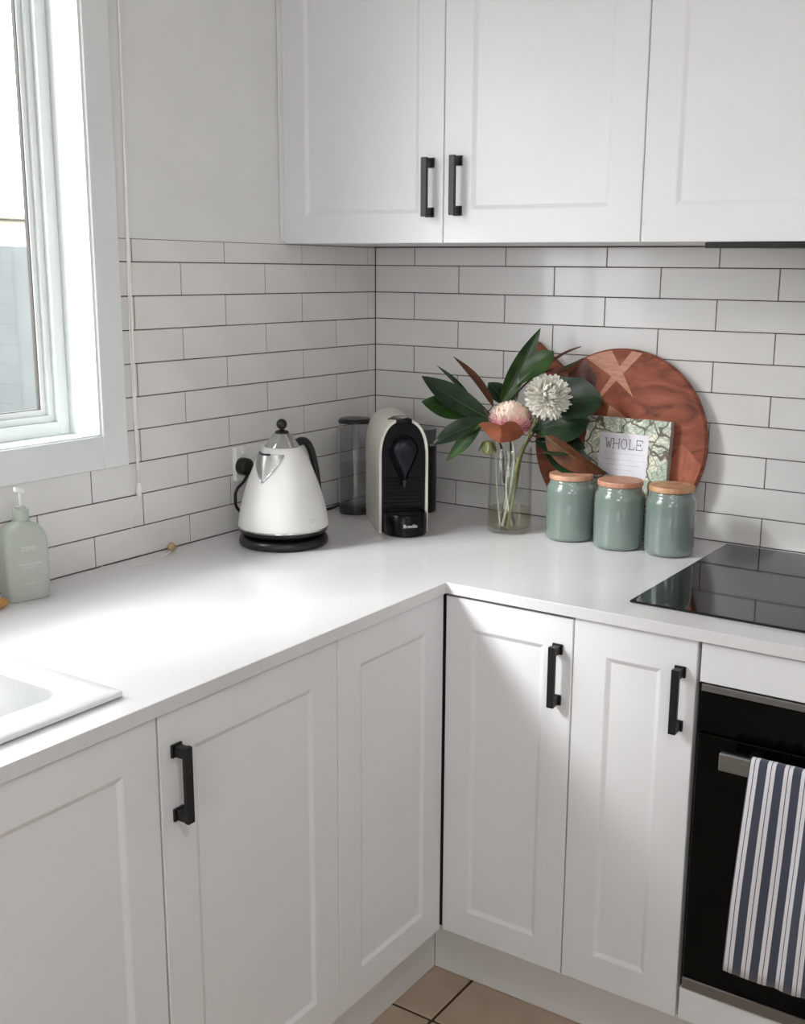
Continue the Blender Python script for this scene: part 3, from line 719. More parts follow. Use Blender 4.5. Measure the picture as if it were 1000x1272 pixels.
# ------------------------------------------------------------------ blind cord
M['cord'] = mat('white_cord', (245, 244, 240), .7)
bc = thing('blind_cord', 'thin white blind cord with clear tassel hanging beside the window', 'blind cord', (.012, -.80, CT+.12))
top = Vector((.012, -.8005, RZ-.1))
kn = hit(0, .012, 172.5, 603)
for k, (mid, end) in enumerate((((159.5, 300), (172.5, 600)), ((161.5, 420), (171.5, 600)))):
    p = [top + Vector((0, .002*k, 0)), hit(0, .012, 147+1.2*k, 0), hit(0, .012, *mid), hit(0, .012, *end)]
    bm = B(); tube(bm, p, .0021 if k == 0 else .0013, 6); obj('cord', bm, M['cord'], bc, True)
bm = B(); lathe(bm, [(0, .014), (.003, .013), (.005, .006), (.006, -.003), (.0045, -.012), (.002, -.0135), (0, -.0135)], tuple(hit(0, .012, 172.6, 608)), 20)
obj('tassel', bm, mat('frosted_plastic', (236, 236, 233), .3), bc, True, auto=60)
bm = B(); p = [hit(0, .012, *t) for t in ((172.5, 616), (170, 636), (163, 657), (152, 676))] + [hit(2, CT+.0012, *t) for t in ((138, 694), (122, 707), (108, 711))]
tube(bm, smooth_path(p, 6), .0006, 5); obj('trailing_string', bm, M['cord'], bc, True)
kc = hit(2, CT+.009, 213.5, 679.5)
wk = thing('wooden_cord_knob', 'small pale wooden cord knob lying against the tiled wall', 'knob', (kc.x, kc.y, CT))
kc.x = max(kc.x, .014)
bm = B(); lathe(bm, [(0, -.0085), (.006, -.0078), (.0085, -.003), (.0088, .003), (.006, .0078), (0, .0088)], (0, 0, 0), 9); bm.transform(Matrix.Translation(kc+Vector((0, 0, .0005))) @ Matrix.Rotation(1.1, 4, 'X') @ Matrix.Rotation(.5, 4, 'Y'))
obj('knob', bm, mat('pale_wood', (198, 172, 138), .6, c2=(170, 140, 105), scale=120), wk, True, auto=40)
bm = B(); p = [kc-Vector((-.006, .006, .005))] + [hit(2, CT+.001, *t) for t in ((200, 693), (188, 699), (165, 704))]
tube(bm, smooth_path(p, 5), .0007, 5); obj('string', bm, M['cord'], wk, True)

# ------------------------------------------------------------------ round chopping board leaning on the wall
LA = .10; RB = .2015; TB = .018; XB = .6805
yb0 = -(.001 + TB*math.cos(LA) + 2*RB*math.sin(LA))
bup = Vector((0, math.sin(LA), math.cos(LA))); bnr = Vector((0, -math.cos(LA), math.sin(LA)))
bo = Vector((XB, yb0, CT+.0012+TB*math.sin(LA)*0)); bcn = bo + bup*RB
def bhit(px, py):
    d = ray(px, py); return CAM + d*((bcn-CAM).dot(bnr)/d.dot(bnr))
def b2(p): q = p-bcn; return (q.x, q.dot(bup))
cb = thing('chopping_board', 'round reddish wooden chopping board leaning on the back wall', 'chopping board', bo)
def wood_mat():
    m = mat('acacia_wood', (142, 84, 62), .55, scale=4, spec=.25)
    n, l = m.node_tree.nodes, m.node_tree.links; b = n['Principled BSDF']
    tc = n.new('ShaderNodeTexCoord'); mp = n.new('ShaderNodeMapping'); mp.inputs['Rotation'].default_value = (0, .6, 0); mp.inputs['Scale'].default_value = (1.2, 1, 3.0)
    l.new(tc.outputs['Object'], mp.inputs['Vector'])
    wv = n.new('ShaderNodeTexNoise'); wv.inputs['Scale'].default_value = 7; wv.inputs['Distortion'].default_value = 2.2; wv.inputs['Detail'].default_value = 6
    l.new(mp.outputs['Vector'], wv.inputs['Vector'])
    rp = n.new('ShaderNodeValToRGB'); e = rp.color_ramp.elements; e[0].color = (*lin((98, 50, 37)), 1); e[1].color = (*lin((158, 94, 72)), 1); e[0].position = .3; e[1].position = .72
    q = e.new(.5); q.color = (*lin((136, 74, 55)), 1)
    l.new(wv.outputs['Fac'], rp.inputs['Fac']); l.new(rp.outputs['Color'], b.inputs['Base Color']); return m
M['acacia'] = wood_mat()
M['light_wood'] = mat('light_sapwood', (188, 132, 104), .45, c2=(170, 112, 86), scale=40, stretch=(1, 1, 5), detail=6)
M['orange_wood'] = mat('orange_heartwood', (170, 94, 64), .45, c2=(146, 76, 52), scale=25, stretch=(4, 1, 1.5), detail=6)
M['dark_wood'] = mat('dark_heartwood', (92, 46, 34), .45, c2=(74, 36, 28), scale=25, stretch=(4, 1, 1.5), detail=6)
# outline: circle with a handle towards the upper left
ha = math.atan2(*reversed(b2(bhit(664, 437)))); hl = Vector(b2(bhit(662, 436))).length + .022; hw2 = .021
pts = []; g = math.asin((hw2+.02)/RB)
for k in range(97):
    a = ha + g + (2*PI-2*g)*k/96; pts.append((RB*math.cos(a), RB*math.sin(a)))
hx, hz = math.cos(ha), math.sin(ha); nx, nz_ = -hz, hx
def hpt(t, s): return (hx*t+nx*s, hz*t+nz_*s)
pts += [hpt(RB+.012, -hw2-.002)] + [hpt(hl-.02+.02*math.cos(a), -hw2*1.0+.0+(hw2)*(1-math.cos(0))+0) for a in ()] 
pts += [hpt(hl-.021+.021*math.sin(a), -hw2*math.cos(a)) for a in [PI*k/14 for k in range(15)]]
pts += [hpt(RB+.012, hw2+.002)]
bm = B()
def bw(x, s, d): return bcn + Vector((x, 0, 0)) + bup*s - bnr*d
t = bmesh.new(); ring = []
for dd, sc in ((.0, .985), (.0025, 1), (TB-.0025, 1), (TB, .985)):
    ring.append([t.verts.new(bw(x*sc, z*sc, dd)) for x, z in pts])
for a, b in zip(ring, ring[1:]):
    for k in range(len(a)): t.faces.new((a[k], a[(k+1) % len(a)], b[(k+1) % len(a)], b[k]))
t.faces.new(ring[0]); t.faces.new(ring[-1][::-1]); put(bm, t)
bd = obj('board', bm, M['acacia'], cb)
def inlay(pxs, m, lift=.0004, clip=True):
    P = [b2(bhit(*q)) for q in pxs]; P2 = []
    for x, z in P:
        r = math.hypot(x, z)
        if clip and r > RB*.983: x, z = x*RB*.983/r, z*RB*.983/r
        P2.append((x, z))
    bm = B(); f = bm.faces.new([bm.verts.new(bw(x, z, -lift)) for x, z in P2])
    q = bmesh.ops.extrude_face_region(bm, geom=[f]); bmesh.ops.translate(bm, verts=[v for v in q['geom'] if isinstance(v, bmesh.types.BMVert)], vec=-bnr*.002)
    return obj('inlay_piece', bm, m, bd)
inlay([(728, 443), (736, 438), (748, 436), (760, 435), (771, 457), (787, 494), (763, 470)], M['light_wood'])
inlay([(786, 434), (799, 438), (760, 479), (744, 497), (741, 494), (760, 467)], M['light_wood'], .0008)
inlay([(752, 522), (757, 503), (770, 512), (784, 524)], M['light_wood'])
inlay([(826, 585), (846, 552), (858, 562), (871, 580), (868, 592), (858, 610), (838, 612)], M['orange_wood'])
inlay([(700, 470), (728, 446), (742, 470), (735, 500), (700, 520), (672, 520), (683, 490)], M['dark_wood'])
hp_ = bhit(661.5, 441)
bm = B(); lathe(bm, [(0, 0), (.0042, 0), (.0042, .0006), (0, .0006)], (0, 0, 0), 16); bm.transform(Matrix.Translation(hp_+bnr*.0002) @ bnr.to_track_quat('Z', 'Y').to_matrix().to_4x4()); obj('hanging_hole', bm, M['plastic_b'], bd)

# ------------------------------------------------------------------ recipe book leaning on the board
bk0 = yb0 - .003
BH, BW, BTK = .252, .196, .020
BX0 = .6145
def cover_mat():
    m = mat('botanical_cover', (214, 218, 200), .45)
    n, l = m.node_tree.nodes, m.node_tree.links; b = n['Principled BSDF']
    tc = n.new('ShaderNodeTexCoord'); mp = n.new('ShaderNodeMapping'); l.new(tc.outputs['Object'], mp.inputs['Vector'])
    nz = n.new('ShaderNodeTexNoise'); nz.inputs['Scale'].default_value = 18; nz.inputs['Detail'].default_value = 2; l.new(mp.outputs['Vector'], nz.inputs['Vector'])
    ad = n.new('ShaderNodeMix'); ad.data_type = 'RGBA'; ad.blend_type = 'LINEAR_LIGHT'; ad.inputs['Factor'].default_value = .03
    l.new(mp.outputs['Vector'], ad.inputs['A']); l.new(nz.outputs['Color'], ad.inputs['B'])
    def vor(scale, a, b_):
        v = n.new('ShaderNodeTexVoronoi'); v.feature = 'DISTANCE_TO_EDGE'; v.inputs['Scale'].default_value = scale; l.new(ad.outputs['Result'], v.inputs['Vector'])
        r = n.new('ShaderNodeMapRange'); r.inputs['From Min'].default_value = a; r.inputs['From Max'].default_value = b_; l.new(v.outputs['Distance'], r.inputs['Value']); return r
    v1, v2 = vor(26, .03, .065), vor(110, .0, .12)
    n2 = n.new('ShaderNodeTexNoise'); n2.inputs['Scale'].default_value = 40; l.new(mp.outputs['Vector'], n2.inputs['Vector'])
    rp = n.new('ShaderNodeValToRGB'); e = rp.color_ramp.elements; e[0].position = .42; e[0].color = (*lin((176, 190, 176)), 1); e[1].position = .58; e[1].color = (*lin((226, 224, 206)), 1)
    l.new(n2.outputs['Fac'], rp.inputs['Fac'])
    m1 = n.new('ShaderNodeMix'); m1.data_type = 'RGBA'; m1.inputs['A'].default_value = (*lin((98, 90, 76)), 1); l.new(v1.outputs[0], m1.inputs['Factor'])
    m2 = n.new('ShaderNodeMix'); m2.data_type = 'RGBA'; m2.inputs['A'].default_value = (*lin((136, 144, 126)), 1); l.new(v2.outputs[0], m2.inputs['Factor'])
    l.new(rp.outputs['Color'], m2.inputs['B']); l.new(m2.outputs['Result'], m1.inputs['B']); l.new(m1.outputs['Result'], b.inputs['Base Color'])
    return m
M['cover'] = cover_mat(); M['paper'] = mat('paper_edges', (216, 210, 196), .8, c2=(196, 190, 176), scale=400, stretch=(1, 30, 1))
M['spine'] = mat('grey_spine', (168, 168, 160), .5)
bkz = CT+.0012+.0022
book = thing('recipe_book', 'botanical-print hardback recipe book propped against the round board', 'book', (BX0+BW/2, bk0, CT))
def bkp(x, d, s): return Vector((x, bk0, bkz)) + bup*s + bnr*d
def bkbox(bm, x0, x1, d0, d1, s0_, s1_, bev=0):
    t = bmesh.new(); box(t, x0, x1, d0, d1, s0_, s1_, bev)
    for v in t.verts: v.co = bkp(v.co.x, v.co.y, v.co.z)
    put(bm, t); return bm
X0, X1 = BX0, BX0+BW
obj('cover', bkbox(B(), X0, X1, BTK-.0025, BTK, 0, BH, .0008), M['cover'], book)
obj('cover', bkbox(B(), X0, X1, 0, .0025, 0, BH, .0008), M['cover'], book)
obj('spine', bkbox(B(), X1-.0025, X1, .0025, BTK-.0025, 0, BH), M['spine'], book)
obj('page_block', bkbox(B(), X0+.004, X1-.0025, .0025, BTK-.0025, .003, BH-.004), M['paper'], book)
def bkhit(px, py):
    d = ray(px, py); o_ = bkp(0, BTK, 0); return CAM + d*((o_-CAM).dot(bnr)/d.dot(bnr))
def bk2(px, py): q = bkhit(px, py); return q.x, (q-bkp(0, BTK, 0)).dot(bup)
(lx0, ls1), (lx1, _), (_, ls0) = bk2(746.5, 536), bk2(806.5, 541), bk2(777, 591)
lb = obj('title_label', bkbox(B(), lx0, lx1, BTK, BTK+.0003, ls0-.002, ls1), mat('white_label', (222, 219, 226), .5), book)
bm = B(); M['ink'] = mat('grey_ink', (92, 92, 98), .6)
def seg(x0, z0, x1, z1, wd):
    d = Vector((x1-x0, z1-z0)); 
    if d.length < 1e-7: return
    n_ = Vector((-d.y, d.x)).normalized()*wd/2
    bm.faces.new([bm.verts.new(bkp(x, BTK+.0005, z)) for x, z in ((x0+n_.x, z0+n_.y), (x1+n_.x, z1+n_.y), (x1-n_.x, z1-n_.y), (x0-n_.x, z0-n_.y))])
LW = lx1-lx0; lh = .0205; lz = ls1-.0125-lh; cwid = LW*.80/5; tx = lx0+LW*.105; q = .0016; sw = .0040
def ser(x, z): seg(x-sw/1.6, z, x+sw/1.6, z, q*.8)
for ch in 'WHOLE':
    a, b = tx+cwid*.14, tx+cwid*.86; m_ = (a+b)/2
    if ch == 'W':
        for s_ in ((a, 1, a+(b-a)*.26, 0), (a+(b-a)*.26, 0, m_, .72), (m_, .72, b-(b-a)*.26, 0), (b-(b-a)*.26, 0, b, 1)): seg(s_[0], lz+lh*s_[1], s_[2], lz+lh*s_[3], q)
        ser(a, lz+lh); ser(b, lz+lh)
    if ch == 'H':
        seg(a, lz, a, lz+lh, q); seg(b, lz, b, lz+lh, q); seg(a, lz+lh*.52, b, lz+lh*.52, q)
        for x in (a, b): ser(x, lz); ser(x, lz+lh)
    if ch == 'O':
        N = 22
        for k in range(N):
            f_ = lambda k: (m_+(b-a)*.52*math.cos(2*PI*k/N), lz+lh/2+lh*.52*math.sin(2*PI*k/N))
            seg(*f_(k), *f_(k+1.12), q)
    if ch == 'L': seg(a+.002, lz, a+.002, lz+lh, q); seg(a-.001, lz, b, lz, q); seg(b, lz, b, lz+lh*.3, q); ser(a+.002, lz+lh)
    if ch == 'E':
        seg(a, lz, a, lz+lh, q); seg(a-.0015, lz, b, lz, q); seg(a-.0015, lz+lh, b, lz+lh, q); seg(a, lz+lh*.52, b-.004, lz+lh*.52, q); seg(b, lz, b, lz+lh*.26, q); seg(b, lz+lh, b, lz+lh*.76, q); seg(b-.004, lz+lh*.4, b-.004, lz+lh*.64, q)
    tx += cwid
obj('title_lettering', bm, M['ink'], lb)
bm = B()
for row, (f0, f1) in enumerate(((.1, .92), (.1, .93), (.14, .84), (.3, .72))):
    z = lz - .0105 - .0108*row - (0 if row == 0 else .003); x = lx0+LW*f0
    while x < lx0+LW*f1:
        wd = random.uniform(.002, .007); seg(x, z+random.uniform(-.0003, .0003), x+wd, z, random.uniform(.0008, .0015)); x += wd+random.uniform(.001, .003)
o = obj('faint_print', bm, mat('pale_grey_ink', (186, 184, 192), .6), lb); o['kind'] = 'stuff'

# ------------------------------------------------------------------ three storage jars
M['jar'] = mat('sage_glaze', (118, 131, 124), .18, c2=(111, 124, 117), scale=14, coat=.6, rvar=.03)
M['lid_wood'] = mat('acacia_lid', (196, 154, 128), .5, c2=(172, 124, 98), scale=16, stretch=(1, 6, 1), detail=6)
M['lid_wood2'] = mat('acacia_lid_red', (188, 138, 112), .5, c2=(166, 112, 88), scale=16, stretch=(5, 1, 1), detail=6)
M['lid_wood3'] = mat('acacia_lid_gold', (202, 160, 124), .5, c2=(166, 116, 82), scale=13, stretch=(3, 2, 1), detail=6)
for (x, y, r, lab, lm) in ((.6304, -.1563, .0515, 'sage green storage jar with wooden lid, next to the flower vase', 'lid_wood'),
                           (.7481, -.1655, .0520, 'sage green storage jar with reddish wooden lid, middle one of three', 'lid_wood2'),
                           (.8584, -.1587, .0508, 'sage green storage jar with streaked golden wooden lid, beside the hob', 'lid_wood3')):
    j = thing('storage_jar', lab, 'jar', (x, y, CT), 0, 'sage green storage jars on the worktop'); c0 = (x, y, CT)
    obj('jar_body', K([(0, .0015), (r*.90, .0015), (r*.97, .004), (r, .011), (r, .104), (r*.985, .112), (r*.93, .1185), (r*.885, .1215), (r*.875, .1245), (r*.875, .129), (r*.84, .131), (0, .131)], c0, 56), M['jar'], j, True, auto=60)
    obj('lid', K([(0, .1312), (r*.885, .1312), (r*.91, .1325), (r*.91, .1405), (r*.89, .1422), (0, .1422)], c0, 56), M[lm], j, True, auto=35)

# ------------------------------------------------------------------ vase with flowers
VC = Vector((.4898, -.1707, CT)); VD = (VC+Vector((0, 0, .2))-CAM).dot(fwd)
M['vase_glass'] = thin_glass('vase_glass', (.985, .99, .985), .01, ior=1.5)
va = thing('glass_vase', 'clear cylindrical glass vase of water holding the cut flowers', 'vase', VC)
obj('glass_wall', K([(0, .001), (.046, .001), (.0485, .003), (.0495, .010), (.0475, .10), (.0455, .186), (.0445, .1875), (.0430, .186), (.0450, .10), (.0468, .013), (.044, .0095), (0, .0095)], VC, 56), M['vase_glass'], va, True, auto=60)
obj('water', K([(0, .0100), (.0438, .0100), (.0466, .0135), (.0461, .052), (0, .052)], VC, 48), thin_glass('vase_water', (.90, .875, .80), .0, ior=1.33), va, True, auto=50)

M['leaf_top'] = mat('glossy_leaf', (32, 58, 30), .32, c2=(15, 31, 18), scale=22, detail=5, spec=.5)
M['leaf_top2'] = mat('bright_leaf', (56, 86, 38), .32, c2=(28, 52, 25), scale=22, detail=5, spec=.5)
M['leaf_rib'] = mat('leaf_rib', (80, 100, 58), .4)
M['leaf_back'] = mat('rusty_leaf_back', (98, 54, 26), .6, c2=(72, 38, 20), scale=40, detail=4)
M['stem'] = mat('green_stem', (116, 122, 66), .45, c2=(88, 92, 48), scale=40)
M['twig'] = mat('brown_twig', (92, 74, 48), .6, c2=(66, 52, 36), scale=60)
M['pale_stem'] = mat('pale_stem', (196, 200, 184), .4, c2=(168, 172, 150), scale=60)
STEMS = {}
def cv(r, u, t): return RIGHT*r + UP*u - fwd*t             # vector in view terms: right, up, towards the camera
def vp(px, py, d=0.): return at(px, py, VD-d)
def leaf(parent, base, tip, wpx, nrm, bend=.0, fold=.25, top='leaf_top', pk=.45, twist=0., rib=True, flip=False, NL=14, NW=4):
    """base, tip: (px, py, metres in front of the vase axis)"""
    b, t = vp(*base), vp(*tip); ax = t-b; Ln = ax.length
    wid = wpx/F_PX*(VD-(base[2]+tip[2])/2); n0 = cv(*nrm).normalized(); n0 = (n0-ax.normalized()*n0.dot(ax.normalized())).normalized()
    bm = B(); up_, dn = [], []
    for i in range(NL+1):
        s = i/NL; c_ = b + ax*s + n0*bend*Ln*4*s*(1-s)
        tg = (ax + n0*bend*Ln*4*(1-2*s)).normalized(); nn = (n0-tg*n0.dot(tg)).normalized()
        nn = Matrix.Rotation(twist*(s-.3), 3, tg) @ nn; sd_ = tg.cross(nn)
        e = math.log(.5)/math.log(pk); wv = wid/2*max(0., math.sin(PI*min(1, s**e)))**.85 if 0 < s < 1 else .0006
        wv = max(wv, .0006); ru, rd = [], []
        for k in range(-NW, NW+1):
            f = k/NW; h = fold*wv*(abs(f)**1.5) + (.02*wid*math.sin(9*s+2*f) if abs(f) > .5 else 0)
            p = c_ + sd_*f*wv + nn*h; ru.append(bm.verts.new(p+nn*.0004)); rd.append(bm.verts.new(p-nn*.0004))
        up_.append(ru); dn.append(rd)
    m_ = 2*NW
    for i in range(NL):
        for k in range(m_):
            f = bm.faces.new((up_[i][k], up_[i][k+1], up_[i+1][k+1], up_[i+1][k])); f.material_index = 1 if flip else 0
            f = bm.faces.new((dn[i][k], dn[i+1][k], dn[i+1][k+1], dn[i][k+1])); f.material_index = 0 if flip else 1
        for k in (0, m_):
            bm.faces.new((up_[i][k], up_[i+1][k], dn[i+1][k], dn[i][k]))
    for i in (0, NL):
        for k in range(m_): bm.faces.new((up_[i][k], up_[i][k+1], dn[i][k+1], dn[i][k]))
    mids = [up_[i][NW].co.copy() + (up_[i][NW].co-dn[i][NW].co)*.3 for i in range(NL+1)]
    lo = obj('leaf', bm, [M[top], M['leaf_back']], parent, True, auto=75)
    sp = STEMS.get(parent.name)
    if sp:
        q = min(sp, key=lambda p: (p-b).length + max(0, p.z-b.z)*2)
        if (q-b).length > .003:
            bm = B(); tube(bm, smooth_path([q, (q+b)/2-Vector((0, 0, .004)), b+ax*.02], 4), [.0016]*4+[.0012]*5, 6); obj('petiole', bm, M['twig'], parent, True)
    if rib:
        bm = B(); tube(bm, mids, [.0009*(1-.75*i/NL) for i in range(NL+1)], 6); obj('midrib', bm, M['leaf_rib'], lo, True)
    return lo
def stem(parent, pts, r, m='stem', name='stem'):
    bm = B(); P = smooth_path([Vector(p) for p in pts], 6); STEMS.setdefault(parent.name, []).extend(P)
    rr = r if isinstance(r, tuple) else (r, r*.8)
    tube(bm, P, [rr[0]+(rr[1]-rr[0])*i/(len(P)-1) for i in range(len(P))], 8); return obj(name, bm, M[m], parent, True, auto=60)
def inv(x, y, z): return VC + RIGHT*x + Vector((0, 0, z)) - Vector((fwd.x, fwd.y, 0)).normalized()*y

# leafy branch leaning left
b1 = thing('magnolia_branch', 'leafy branch of dark glossy leaves leaning from the vase towards the coffee machine', 'branch', inv(-.015, 0, .012), 0, 'cut stems in the glass vase')
stem(b1, [inv(.012, .01, .014), inv(-.012, .0, .10), inv(-.02, 0, .18), vp(612, 528, .0), vp(602, 508, .0)], (.003, .002), 'twig')
leaf(b1, (618, 525, .00), (523.5, 467, .02), 34, (.1, .40, .9), -.05, .18, pk=.52)
leaf(b1, (606, 514, -.02), (523.5, 499, .01), 33, (-.1, .35, .92), -.04, .2, top='leaf_top2', pk=.58)
leaf(b1, (612, 522, .015), (537.5, 553, .03), 28, (-.1, .5, .85), .08, .25, pk=.5)
leaf(b1, (600, 522, .03), (554.5, 573, .045), 17, (.35, .3, .9), .06, .3, top='leaf_top2', pk=.5)
leaf(b1, (592, 508, -.025), (543, 454.5, -.04), 9, (.6, .2, .7), .06, .2, pk=.45)
leaf(b1, (613, 505, -.01), (563, 443, -.02), 14, (.7, .1, .7), .06, .3, pk=.4, flip=True, rib=False)
leaf(b1, (634, 508, -.03), (606.5, 475, -.03), 27, (.2, .4, .8), .03, .15, pk=.6)
# tall upright leaves
b2_ = thing('magnolia_branch', 'upright branch with one long pointed leaf standing tallest in the vase', 'branch', inv(.0, -.01, .012), 0, 'cut stems in the glass vase')
stem(b2_, [inv(-.018, -.012, .014), inv(-.006, -.01, .10), inv(.0, -.01, .18), vp(632, 520, -.02), vp(640, 492, -.02), vp(664, 468, -.02), vp(688, 458, -.01)], (.003, .0016), 'twig')
leaf(b2_, (622, 503, -.01), (671.5, 407.5, -.01), 25, (.35, .1, .92), -.03, .35, top='leaf_top2', pk=.42)
leaf(b2_, (640, 482, -.015), (688, 436.5, -.01), 30, (-.35, .35, .85), .05, .3, top='leaf_top2', pk=.6, twist=.6)
leaf(b2_, (676, 457, -.03), (722, 430.5, -.02), 10, (.2, .8, .3), .05, .2, pk=.55, flip=True, rib=False)
leaf(b2_, (690, 462, .0), (724, 445, .01), 12, (.2, .9, .35), -.06, .2, pk=.5)
leaf(b2_, (626, 515, -.03), (640, 470, -.035), 20, (.2, .0, .9), .02, .2, pk=.5)
# right-hand branch
b3 = thing('magnolia_branch', 'leafy branch with rusty-backed leaves leaning from the vase towards the round board', 'branch', inv(.015, .0, .012), 0, 'cut stems in the glass vase')
stem(b3, [inv(-.01, .012, .014), inv(.012, .006, .10), inv(.025, .0, .175), vp(668, 532, .03), vp(690, 512, .04)], (.0032, .002), 'twig')
leaf(b3, (676, 509, .03), (749, 497, .05), 56, (-.2, .35, .9), .10, .35, pk=.6, NL=18)
leaf(b3, (660, 535, .03), (733, 522, .045), 50, (.1, .2, .95), .06, .25, pk=.55)
leaf(b3, (664, 548, .025), (727, 557, .045), 44, (.1, .5, .8), .04, .2, pk=.5)
leaf(b3, (678, 541, .05), (757, 589, .055), 33, (-.3, -.55, .75), .10, .4, pk=.42, flip=True, twist=.5)
leaf(b3, (676, 562, .03), (738, 582, .035), 40, (.0, .2, .9), .03, .2, pk=.5)
leaf(b3, (688, 480, .0), (704, 457, .0), 15, (.2, .2, .9), .05, .2, pk=.6, flip=True, rib=False)
leaf(b3, (664, 520, .0), (716, 470, .02), 42, (-.2, .2, .9), .05, .2, pk=.55)
# rusty leaf in front of the pink bloom
b4 = thing('magnolia_sprig', 'short sprig whose rusty brown leaf curls in front of the pink bloom', 'branch', inv(-.006, .02, .012), 0, 'cut stems in the glass vase')
stem(b4, [inv(.004, .022, .014), inv(-.01, .02, .10), inv(-.006, .02, .175), vp(621, 548, .072)], (.0026, .0018), 'pale_stem')
def cupped_leaf():
    bm = B(); NLr, NA = 6, 28; up_, dn = [], []
    outl = [(594.5, 527), (600, 524.5), (607, 524), (614, 525.5), (620, 527.5), (623.5, 528.5), (627, 525), (633, 523.2), (640, 524), (646, 529), (650, 535.5), (651.5, 538.5), (645, 544.5), (636, 548), (627, 549.5), (620, 550), (612, 545.5), (604, 538.5), (598, 531.5)]
    cx_, cy_ = 622.5, 538
    for s in [k/NLr for k in range(NLr+1)]:
        ru, rd = [], []
        for x, y in outl:
            X, Y = cx_+(x-cx_)*s, cy_+(y-cy_)*s
            d = .088 - .026*abs((X-cx_)/28)**1.4 + .016*max(0, (Y-cy_)/-14)*s
            p = vp(X, Y, d); ru.append(bm.verts.new(p)); rd.append(bm.verts.new(p+fwd*.0009))
        up_.append(ru); dn.append(rd)
    n_ = len(outl)
    for i in range(NLr):
        for k in range(n_):
            j = (k+1) % n_
            bm.faces.new((up_[i][k], up_[i][j], up_[i+1][j], up_[i+1][k])); f = bm.faces.new((dn[i][k], dn[i+1][k], dn[i+1][j], dn[i][j])); f.material_index = 1
    for k in range(n_): bm.faces.new((up_[-1][k], up_[-1][(k+1) % n_], dn[-1][(k+1) % n_], dn[-1][k]))
    bmesh.ops.remove_doubles(bm, verts=bm.verts, dist=1e-6); return bm
M['rust'] = mat('rust_velvet_leaf', (134, 66, 28), .7, c2=(120, 56, 22), scale=30, detail=4, sheen=.2)
lf = obj('leaf', cupped_leaf(), [M['rust'], M['leaf_top']], b4, True, auto=70)
bm = B(); tube(bm, [vp(622, 549.5, .0895), vp(622.8, 540, .0900), vp(623.3, 530, .0885)], [.0008, .0007, .0004], 6); obj('midrib', bm, M['leaf_back'], lf, True)

# blooms
def petal(bm, p, d, n_, ln, wd, curl, cup=.35, N=4):
    """a strap petal from p along d, curling towards n_"""
    sd_ = d.cross(n_).normalized(); prev = None
    for i in range(N+1):
        s = i/N; c_ = p + d*ln*s + n_*curl*ln*s*s
        w_ = wd*(.55+.9*s-.95*s**3)*.5 if i < N else wd*.16
        a, m_, b = c_-sd_*w_+n_*w_*cup, c_, c_+sd_*w_+n_*w_*cup
        cur = [bm.verts.new(a), bm.verts.new(m_), bm.verts.new(b)]
        if prev:
            bm.faces.new((prev[0], prev[1], cur[1], cur[0])); bm.faces.new((prev[1], prev[2], cur[2], cur[1]))
        prev = cur
def bloom(c, axis, R, n, ln, wd, flat=1., curl=.25, jit=.12, lo=-.5):
    bm = B(); axis = axis.normalized(); x_ = axis.orthogonal().normalized(); y_ = axis.cross(x_); ga = PI*(3-5**.5)
    for i in range(n):
        z = 1-(1-lo)*(i+.5)/n; rr = math.sqrt(max(0, 1-z*z)); a = ga*i
        d = x_*rr*math.cos(a) + y_*rr*math.sin(a) + axis*z*flat
        d = (d.normalized() + Vector([random.gauss(0, jit) for _ in range(3)])).normalized()
        n_ = (axis - d*axis.dot(d)); n_ = n_.normalized() if n_.length > .05 else x_
        L_ = ln*random.uniform(.85, 1.12); p = c + (x_*rr*math.cos(a) + y_*rr*math.sin(a) + axis*z*flat)*(R-ln*.92)
        petal(bm, p, d, n_, L_, wd*random.uniform(.8, 1.2), curl*random.uniform(.4, 1.4))
    return bm
def pink_mat(cz, h):
    m = mat('pink_petals', (236, 190, 196), .6); n, l = m.node_tree.nodes, m.node_tree.links; b = n['Principled BSDF']
    tc = n.new('ShaderNodeTexCoord'); sp = n.new('ShaderNodeSeparateXYZ'); l.new(tc.outputs['Object'], sp.inputs[0])
    mr = n.new('ShaderNodeMapRange'); mr.inputs['From Min'].default_value = cz-h; mr.inputs['From Max'].default_value = cz+h; l.new(sp.outputs['Z'], mr.inputs['Value'])
    rp = n.new('ShaderNodeValToRGB'); e = rp.color_ramp.elements; e[0].position = .12; e[0].color = (*lin((232, 124, 152)), 1); e[1].position = .8; e[1].color = (*lin((248, 230, 216)), 1)
    q = e.new(.42); q.color = (*lin((242, 178, 188)), 1); l.new(mr.outputs['Result'], rp.inputs['Fac']); l.new(rp.outputs['Color'], b.inputs['Base Color'])
    b.inputs['Subsurface Weight'].default_value = 0; return m
pf = thing('pink_chrysanthemum', 'pale pink dome-shaped chrysanthemum in the glass vase', 'flower', inv(.004, .012, .012), 0, 'cut stems in the glass vase')
pc_ = vp(634.5, 524.5, .020)
stem(pf, [inv(-.016, .018, .014), inv(.0, .015, .10), inv(.006, .014, .17), pc_-Vector((0, 0, .022))], (.0034, .0026), 'pale_stem')
o = obj('petals', bloom(pc_, cv(-.02, .97, .2), .0490, 900, .0115, .0050, .86, .75, .10, -.6), pink_mat(pc_.z-CT-.012+.0, .036), pf, True)
bm = B(); lathe(bm, [(0, -.034), (.016, -.032), (.032, -.016), (.040, .004), (.031, .024), (0, .034)], tuple(pc_), 20); obj('flower_core', bm, mat('pink_core', (226, 150, 164), .8), pf, True)
wf = thing('white_chrysanthemum', 'shaggy white chrysanthemum on a long green stem in the vase', 'flower', inv(-.012, .02, .012), 0, 'cut stems in the glass vase')
wc = vp(681, 494, .055)
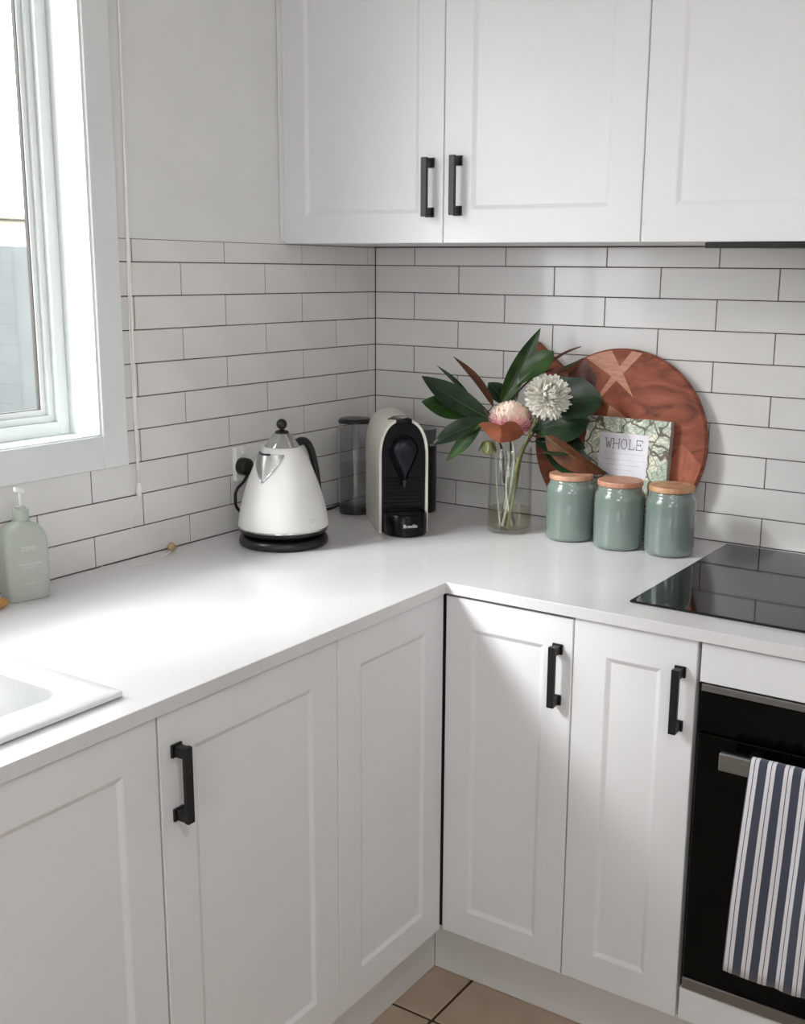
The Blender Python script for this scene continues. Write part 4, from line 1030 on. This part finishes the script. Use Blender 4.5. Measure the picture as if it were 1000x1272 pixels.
stem(wf, [inv(-.006, .03, .012), inv(.006, .036, .09), vp(643, 575, .04), vp(657, 540, .048), vp(668, 515, .045)], (.0042, .0026), 'stem')
M['white_petals'] = mat('white_petals', (238, 236, 228), .6, c2=(234, 231, 222), scale=60)
bm = bloom(wc, cv(.15, .35, .85), .047, 300, .026, .0088, .95, .32, .18, -.6)
for k in range(9): petal(bm, vp(671+random.uniform(-3, 3), 482+random.uniform(-3, 3), .052), cv(-.9, .35-.09*k, .3).normalized(), cv(.1, -.9, .3).normalized(), .034, .0075, .30)
put(bm, bloom(wc+cv(.02, .08, .2)*.05, cv(.15, .35, .85), .041, 90, .024, .0085, .95, .55, .22, .25))
o = obj('petals', bm, M['white_petals'], wf, True)
bm = B(); bmesh.ops.create_icosphere(bm, subdivisions=3, radius=.017, matrix=Matrix.Translation(wc)); obj('flower_core', bm, mat('cream_core', (222, 216, 198), .8), wf, True)
# drooping bud outside the rim
bd_ = thing('drooping_bud', 'closed green bud drooping over the rim of the vase', 'flower bud', inv(-.03, .01, .05), 0, 'cut stems in the glass vase')
bcn_ = vp(606, 556, .02)
stem(bd_, [inv(-.02, .0, .014), inv(-.03, .005, .10), inv(-.035, .01, .187), vp(612, 546, .02), vp(606, 550, .02)], (.002, .0016), 'pale_stem')
bm = B(); lathe(bm, [(0, -.017), (.006, -.0155), (.0125, -.008), (.0145, .002), (.011, .011), (.004, .0155), (0, .016)], tuple(bcn_), 9); obj('bud', bm, mat('bud_green', (168, 170, 118), .5, c2=(130, 132, 84), scale=90), bd_, True)
for k in range(5):
    a = 2*PI*k/5; bm = B(); p = bcn_+Vector((.010*math.cos(a), .010*math.sin(a), .012)); petal(bm, p, Vector((.35*math.cos(a), .35*math.sin(a), -1)).normalized(), Vector((math.cos(a), math.sin(a), .1)).normalized(), .022, .014, .1); obj('sepal', bm, M['stem'], bd_, True)
# cut stem ends and a fallen petal in the water
for k, (q0, q1) in enumerate(((inv(-.012, .005, .05), inv(-.004, .012, .18)), (inv(.003, -.01, .012), inv(-.012, -.012, .178)))):
    t_ = thing('cut_stem', ('pale leafless stem standing inside the vase', 'slim pale stem leaning against the inside of the vase')[k], 'stem', q0, 0, 'cut stems in the glass vase')
    stem(t_, [q0, (q0+q1)/2+Vector((.002, 0, 0)), q1], .0026, 'pale_stem'); bm = B(); petal(bm, q0+(q1-q0)*.4, cv(-.7, .4, .2).normalized(), UP.copy(), .022, .007, .2); obj('bract', bm, M['pale_stem'], t_, True)
